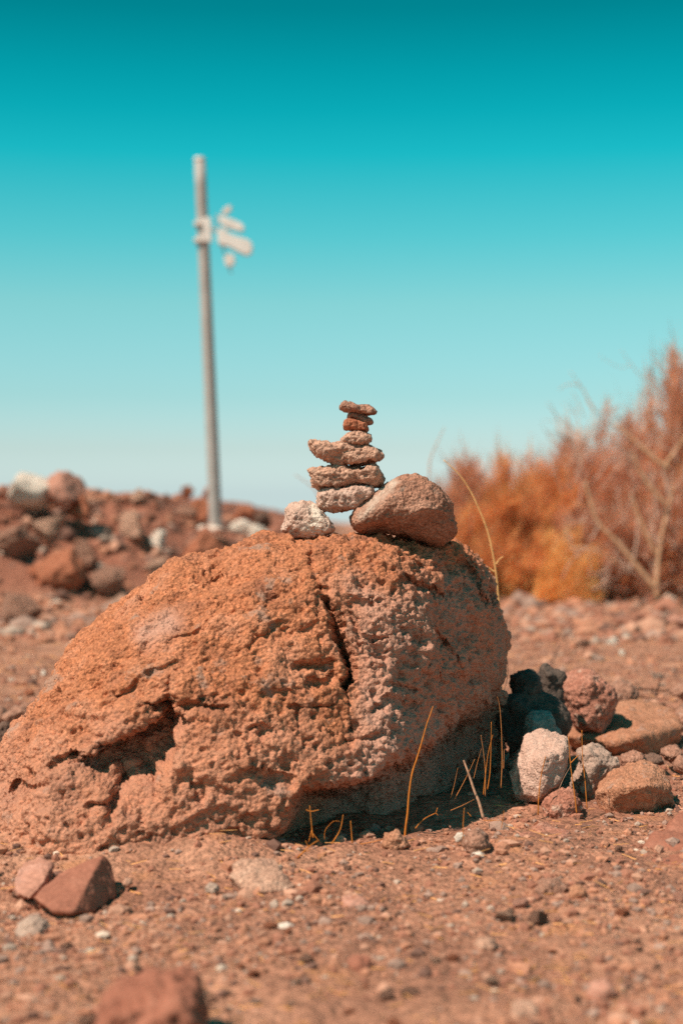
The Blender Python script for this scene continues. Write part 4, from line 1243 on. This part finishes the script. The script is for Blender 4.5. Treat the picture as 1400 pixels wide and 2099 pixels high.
# ------------------------------------------------------------------ shrubs
def shrub(name, px_, ptop, Y, wid, n, colour, label, lean=0.0, spread=0.42, seed=0, group='dry shrubs behind the boulder', stems=26, tl=0.26):
    """a broom-like dry shrub: woody stems from one base, each carrying many fine upright twigs"""
    r = np.random.default_rng(seed)
    x0 = (px_ - CX) / F * Y
    z0 = on_ground(x0, Y)
    ztop = CAM_H - (ptop - CY) / F * Y
    H = ztop - z0
    base = np.array([x0, Y, z0])
    root = bpy.data.objects.new(name, None); COL.objects.link(root); root.location = base
    tag(root, label, 'shrub', group)
    w = wid / F * Y * 0.5
    lines, S = [], []
    for i in range(stems):
        a = r.uniform(0, 6.28); q = math.sqrt(r.random())
        tip = np.array([math.cos(a) * w * q + lean * H, math.sin(a) * w * q, H * (1 - .5 * q * q) * r.uniform(.6, 0.97)])
        mid = tip * np.array([.45, .45, .5]) + r.normal(0, .06, 3)
        P = np.array([[0, 0, -.05], mid, tip])
        S.append(P)
        lines.append((P, 0.010 * H ** .5 + .003, 0.002))
    tubes('stem', [(P_, a_ * .8, b_) for P_, a_, b_ in lines[::2]], 'driedwood', root, (0, 0, 0), 5)
    tubes('bare_twig', [(P_ * (1, 1, 1.0) + np.array([0, -.05, 0]), a_ * .55, b_) for P_, a_, b_ in lines[1::2]], 'pinkwood', root, (0, 0, 0), 5)
    root_children = root.children
    S = np.array(S)
    k_ = np.minimum((stems * r.random(n) ** 1.25).astype(int), stems - 1)
    t = r.beta(1.7, 1.15, n)
    Ps = S[k_]
    p = ((1 - t) ** 2)[:, None] * Ps[:, 0] + (2 * t * (1 - t))[:, None] * (2 * Ps[:, 1] - .5 * (Ps[:, 0] + Ps[:, 2])) + (t ** 2)[:, None] * Ps[:, 2]
    d = Ps[:, 2] - Ps[:, 0]; d /= np.linalg.norm(d, axis=1)[:, None]
    d = d * .6 + r.normal(0, spread, (n, 3)) * .9 + np.array([lean * .5, 0, .30]); d /= np.linalg.norm(d, axis=1)[:, None]
    ln = tl * r.uniform(.4, 1.15, n) * np.where(r.random(n) < .05, 1.9, 1.0) * (1.15 - .55 * t) * min(1.3, H)
    p = p + r.normal(0, .055, (n, 3)) * (1.2 - .7 * t)[:, None]
    p[:, 2] = np.maximum(p[:, 2], 0.02)
    side = np.cross(d, r.normal(size=(n, 3))); side /= np.linalg.norm(side, axis=1)[:, None]
    wd = r.uniform(.0018, .0048, n)[:, None]
    bend = r.normal(0, .12, (n, 3)) * ln[:, None]
    m1 = p + d * ln[:, None] * .5 + bend * .3; e = p + d * ln[:, None] + bend
    # two-segment blade with a small leafy side shoot
    sd_ = side * wd
    s1 = m1 + (side * .9 + d * .6) * (ln * .28)[:, None]
    V_ = np.stack([p - sd_, p + sd_, m1 - sd_ * .9, m1 + sd_ * .9, e, s1], 1)
    FT = np.array([(0, 1, 3), (0, 3, 2), (2, 3, 4), (2, 3, 5)])
    Fc = (FT[None] + (np.arange(n) * 6)[:, None, None]).reshape(-1, 3)
    cc = np.asarray(colour)
    ci = r.integers(0, len(cc), n)
    tint = cc[ci] * r.uniform(.8, 1.2, (n, 1))
    me = np_mesh('foliage', V_.reshape(-1, 3), Fc, M['foliage'], False, np.repeat(tint, 6, 0))
    f = link('foliage', me, root)
    f['kind'] = 'stuff'
    return root


OR = [(0.88, 0.37, 0.13), (0.94, 0.45, 0.17), (0.76, 0.31, 0.12), (0.92, 0.50, 0.26), (0.60, 0.25, 0.12)]
RD = [(0.80, 0.36, 0.19), (0.74, 0.38, 0.25), (0.92, 0.52, 0.33), (0.50, 0.24, 0.16), (0.62, 0.33, 0.23)]
PK = [(0.88, 0.40, 0.20), (0.86, 0.45, 0.28), (0.76, 0.38, 0.25), (0.96, 0.62, 0.46), (0.50, 0.24, 0.16), (0.84, 0.36, 0.16), (0.60, 0.33, 0.24)]
GD = [(0.95, 0.52, 0.19), (0.95, 0.46, 0.15), (0.97, 0.60, 0.28)]
for i, (px_, ptop, Y, wid, n, c, lab) in enumerate([
    (905, 985, 13.6, 150, 5600, OR, 'low orange shrub rising just right of the leaning rock on the boulder'),
    (965, 905, 13.4, 90, 5600, RD, 'narrow reddish shrub with a spire top beside the yellow stalk'),
    (1030, 918, 13.2, 190, 7000, OR, 'broad orange shrub between the spire-topped shrub and the golden grass'),
    (1110, 905, 13.6, 180, 7000, OR, 'orange shrub behind the golden grass tuft'),
    (1165, 852, 13.9, 200, 7000, RD, 'reddish shrub with pale twigs sticking out above its top'),
    (1240, 800, 13.6, 210, 7500, PK, 'pinkish-brown shrub behind the bare pale shrub, left half'),
    (1320, 745, 13.8, 220, 8500, PK, 'tall pinkish-brown shrub behind the bare pale shrub, right half'),
    (1415, 655, 13.4, 240, 10000, RD, 'tallest reddish shrub, cut by the picture edge'),
    (1290, 1010, 12.9, 190, 7000, PK, 'low twiggy brown shrub right behind the bare pale shrub'),
    (1400, 960, 12.8, 170, 7000, PK, 'brown shrub low at the picture edge beside the bare pale shrub'),
    (1490, 620, 14.6, 260, 8000, RD, 'big reddish shrub mostly outside the picture'),
    (985, 1040, 12.9, 160, 5000, OR, 'low soft orange shrub in front of the spire-topped shrub'),
    (1080, 1060, 12.9, 160, 5000, OR, 'low soft orange shrub behind the golden grass'),
    (1200, 1010, 13.0, 160, 5000, RD, 'low reddish shrub between the golden grass and the bare pale shrub')]):
    shrub('dry_shrub', px_, ptop, Y, wid, n, c, lab, seed=300 + i)
shrub('grass_tuft', 1120, 1075, 12.6, 150, 2600, GD, 'golden dry grass tuft with fanned blades at the foot of the orange shrubs', 0.25, 0.35, 401, 'golden dry grass', 10, 0.30)
shrub('grass_tuft', 1040, 1120, 12.9, 120, 2000, GD, 'golden grass tuft nearest the yellow stalk', 0.3, 0.35, 402, 'golden dry grass', 10, 0.28)
shrub('grass_tuft', 1185, 1120, 12.5, 110, 2000, GD, 'golden grass tuft nearest the bare pale shrub', -0.1, 0.4, 403, 'golden dry grass', 10, 0.26)

# the bare pale shrub
Yb = 12.2
bb = at(1345, 1240, Yb)
bare = bpy.data.objects.new('bare_shrub', None); COL.objects.link(bare); bare.location = bb
tag(bare, 'bare dead shrub with pale forking branches in front of the brown shrubs', 'shrub')
kb = Yb / F
for nm, pts, w0, w1, Yk in [
    ('trunk', [(1265, 1510), (1260, 1400), (1272, 1250), (1285, 1150), (1305, 1060), (1330, 960), (1350, 870)], 10, 6, Yb),
    ('branch', [(1252, 1415), (1150, 1290), (1050, 1170), (960, 1080), (920, 980), (888, 860)], 10, 7, Yb - .1),
    ('branch', [(1260, 1240), (1195, 1110), (1155, 1010), (1128, 925)], 9, 7, Yb + .05),
    ('branch', [(1315, 985), (1230, 890), (1170, 800), (1138, 715)], 9, 5, Yb - .05),
    ('branch', [(1318, 790), (1245, 735), (1150, 650), (1035, 555)], 11, 6, Yb + .1),
    ('branch', [(1330, 960), (1310, 870), (1290, 790)], 7, 6, Yb + .05),
    ('branch', [(1300, 780), (1350, 710), (1400, 640), (1440, 580)], 8, 5, Yb + .1),
    ('branch', [(1110, 1340), (1150, 1220), (1162, 1060)], 8, 5, Yb + .15),
    ('branch', [(1262, 1060), (1250, 950), (1215, 760)], 6, 4, Yb + .2),
    ('branch', [(815, 1210), (900, 1205), (990, 1240), (1060, 1290)], 5, 4, Yb + .1),
    ('branch', [(960, 1085), (930, 1140), (915, 1160)], 5, 3, Yb - .1)]:
    tubes(nm, [([at(*p, Yk) for p in z3(pts)], w0 * .56 * kb, w1 * .42 * kb)], 'palewood' if len(pts) > 3 else 'pinkwood', bare, bb, 7)
rt = np.random.default_rng(88)
_fine = []
for _ in range(110):
    px0, py0 = rt.uniform(1150, 1420), rt.uniform(880, 1215)
    a0 = rt.normal(-1.57, .55); l0 = rt.uniform(25, 95)
    p0 = at(px0, py0, Yb + rt.uniform(-.15, .5))
    p2 = p0 + np.array([math.cos(a0), rt.normal(0, .3), -math.sin(a0)]) * l0 * kb
    p1 = 0.5 * (p0 + p2) + rt.normal(0, .03, 3)
    _fine.append((np.array([p0, p1, p2]), rt.uniform(.9, 2.0) * kb, .5 * kb))
    for _j in range(2):
        e = p1 + (p2 - p0) * .45 + rt.normal(0, .05, 3)
        _fine.append((np.array([p1, 0.5 * (p1 + e) + rt.normal(0, .01, 3), e]), .8 * kb, .4 * kb))
_o = tubes('fine_twigs', _fine, 'pinkwood', bare, bb, 4)
_o['kind'] = 'stuff'
# lone twigs sticking up against the sky
for pts, Yk, w, lab, br in [
    ([(945, 500), (905, 430), (865, 360), (810, 285)], 12.6, 6, 'pale forked dead twig standing out against the sky above the shrubs', [[(865, 360), (800, 350), (750, 380)], [(880, 520), (850, 440), (820, 390)]]),
    ([(1330, 330), (1280, 240), (1235, 165)], 12.6, 4, 'pale dead twig against the sky near the tallest shrub', [[(1280, 240), (1240, 260), (1180, 280)]]),
    ([(1200, 330), (1130, 250), (1075, 170)], 12.7, 3.5, 'thin dead twig against the sky left of the tallest shrub', [[(1130, 250), (1060, 260), (960, 200)]]),
    ([(75, 900), (75, 800), (85, 730), (115, 660), (155, 575)], 9.5, 7, 'blurred lone twig curving up behind the leaning rock', [])]:
    stalk('dead_twig', z3(pts), Yk, w * .7, w * .35, 'pinkwood', lab, 'twig', None, None, [z3(b) for b in br])
stalk('dead_twig', z1([(330, 760), (290, 690), (230, 640), (170, 600)]), 9.0, 3.5, 2.5, 'pinkwood', 'faint blurred twig left of the balanced stack', 'twig')
stalk('dead_twig', [(1170, 1335), (1152, 1300), (1145, 1275)], 8.8, 4, 3, 'driedwood', 'short dead twig standing on the far ground in front of the shrubs', 'twig', None, None,
      [[(1165, 1325), (1185, 1290)], [(1155, 1305), (1130, 1290)]])
stalk('dead_twig', [(1130, 1365), (1140, 1335), (1150, 1322)], 7.5, 5, 3.5, 'dark', 'dark stub of a twig sticking up behind the heap', 'twig')
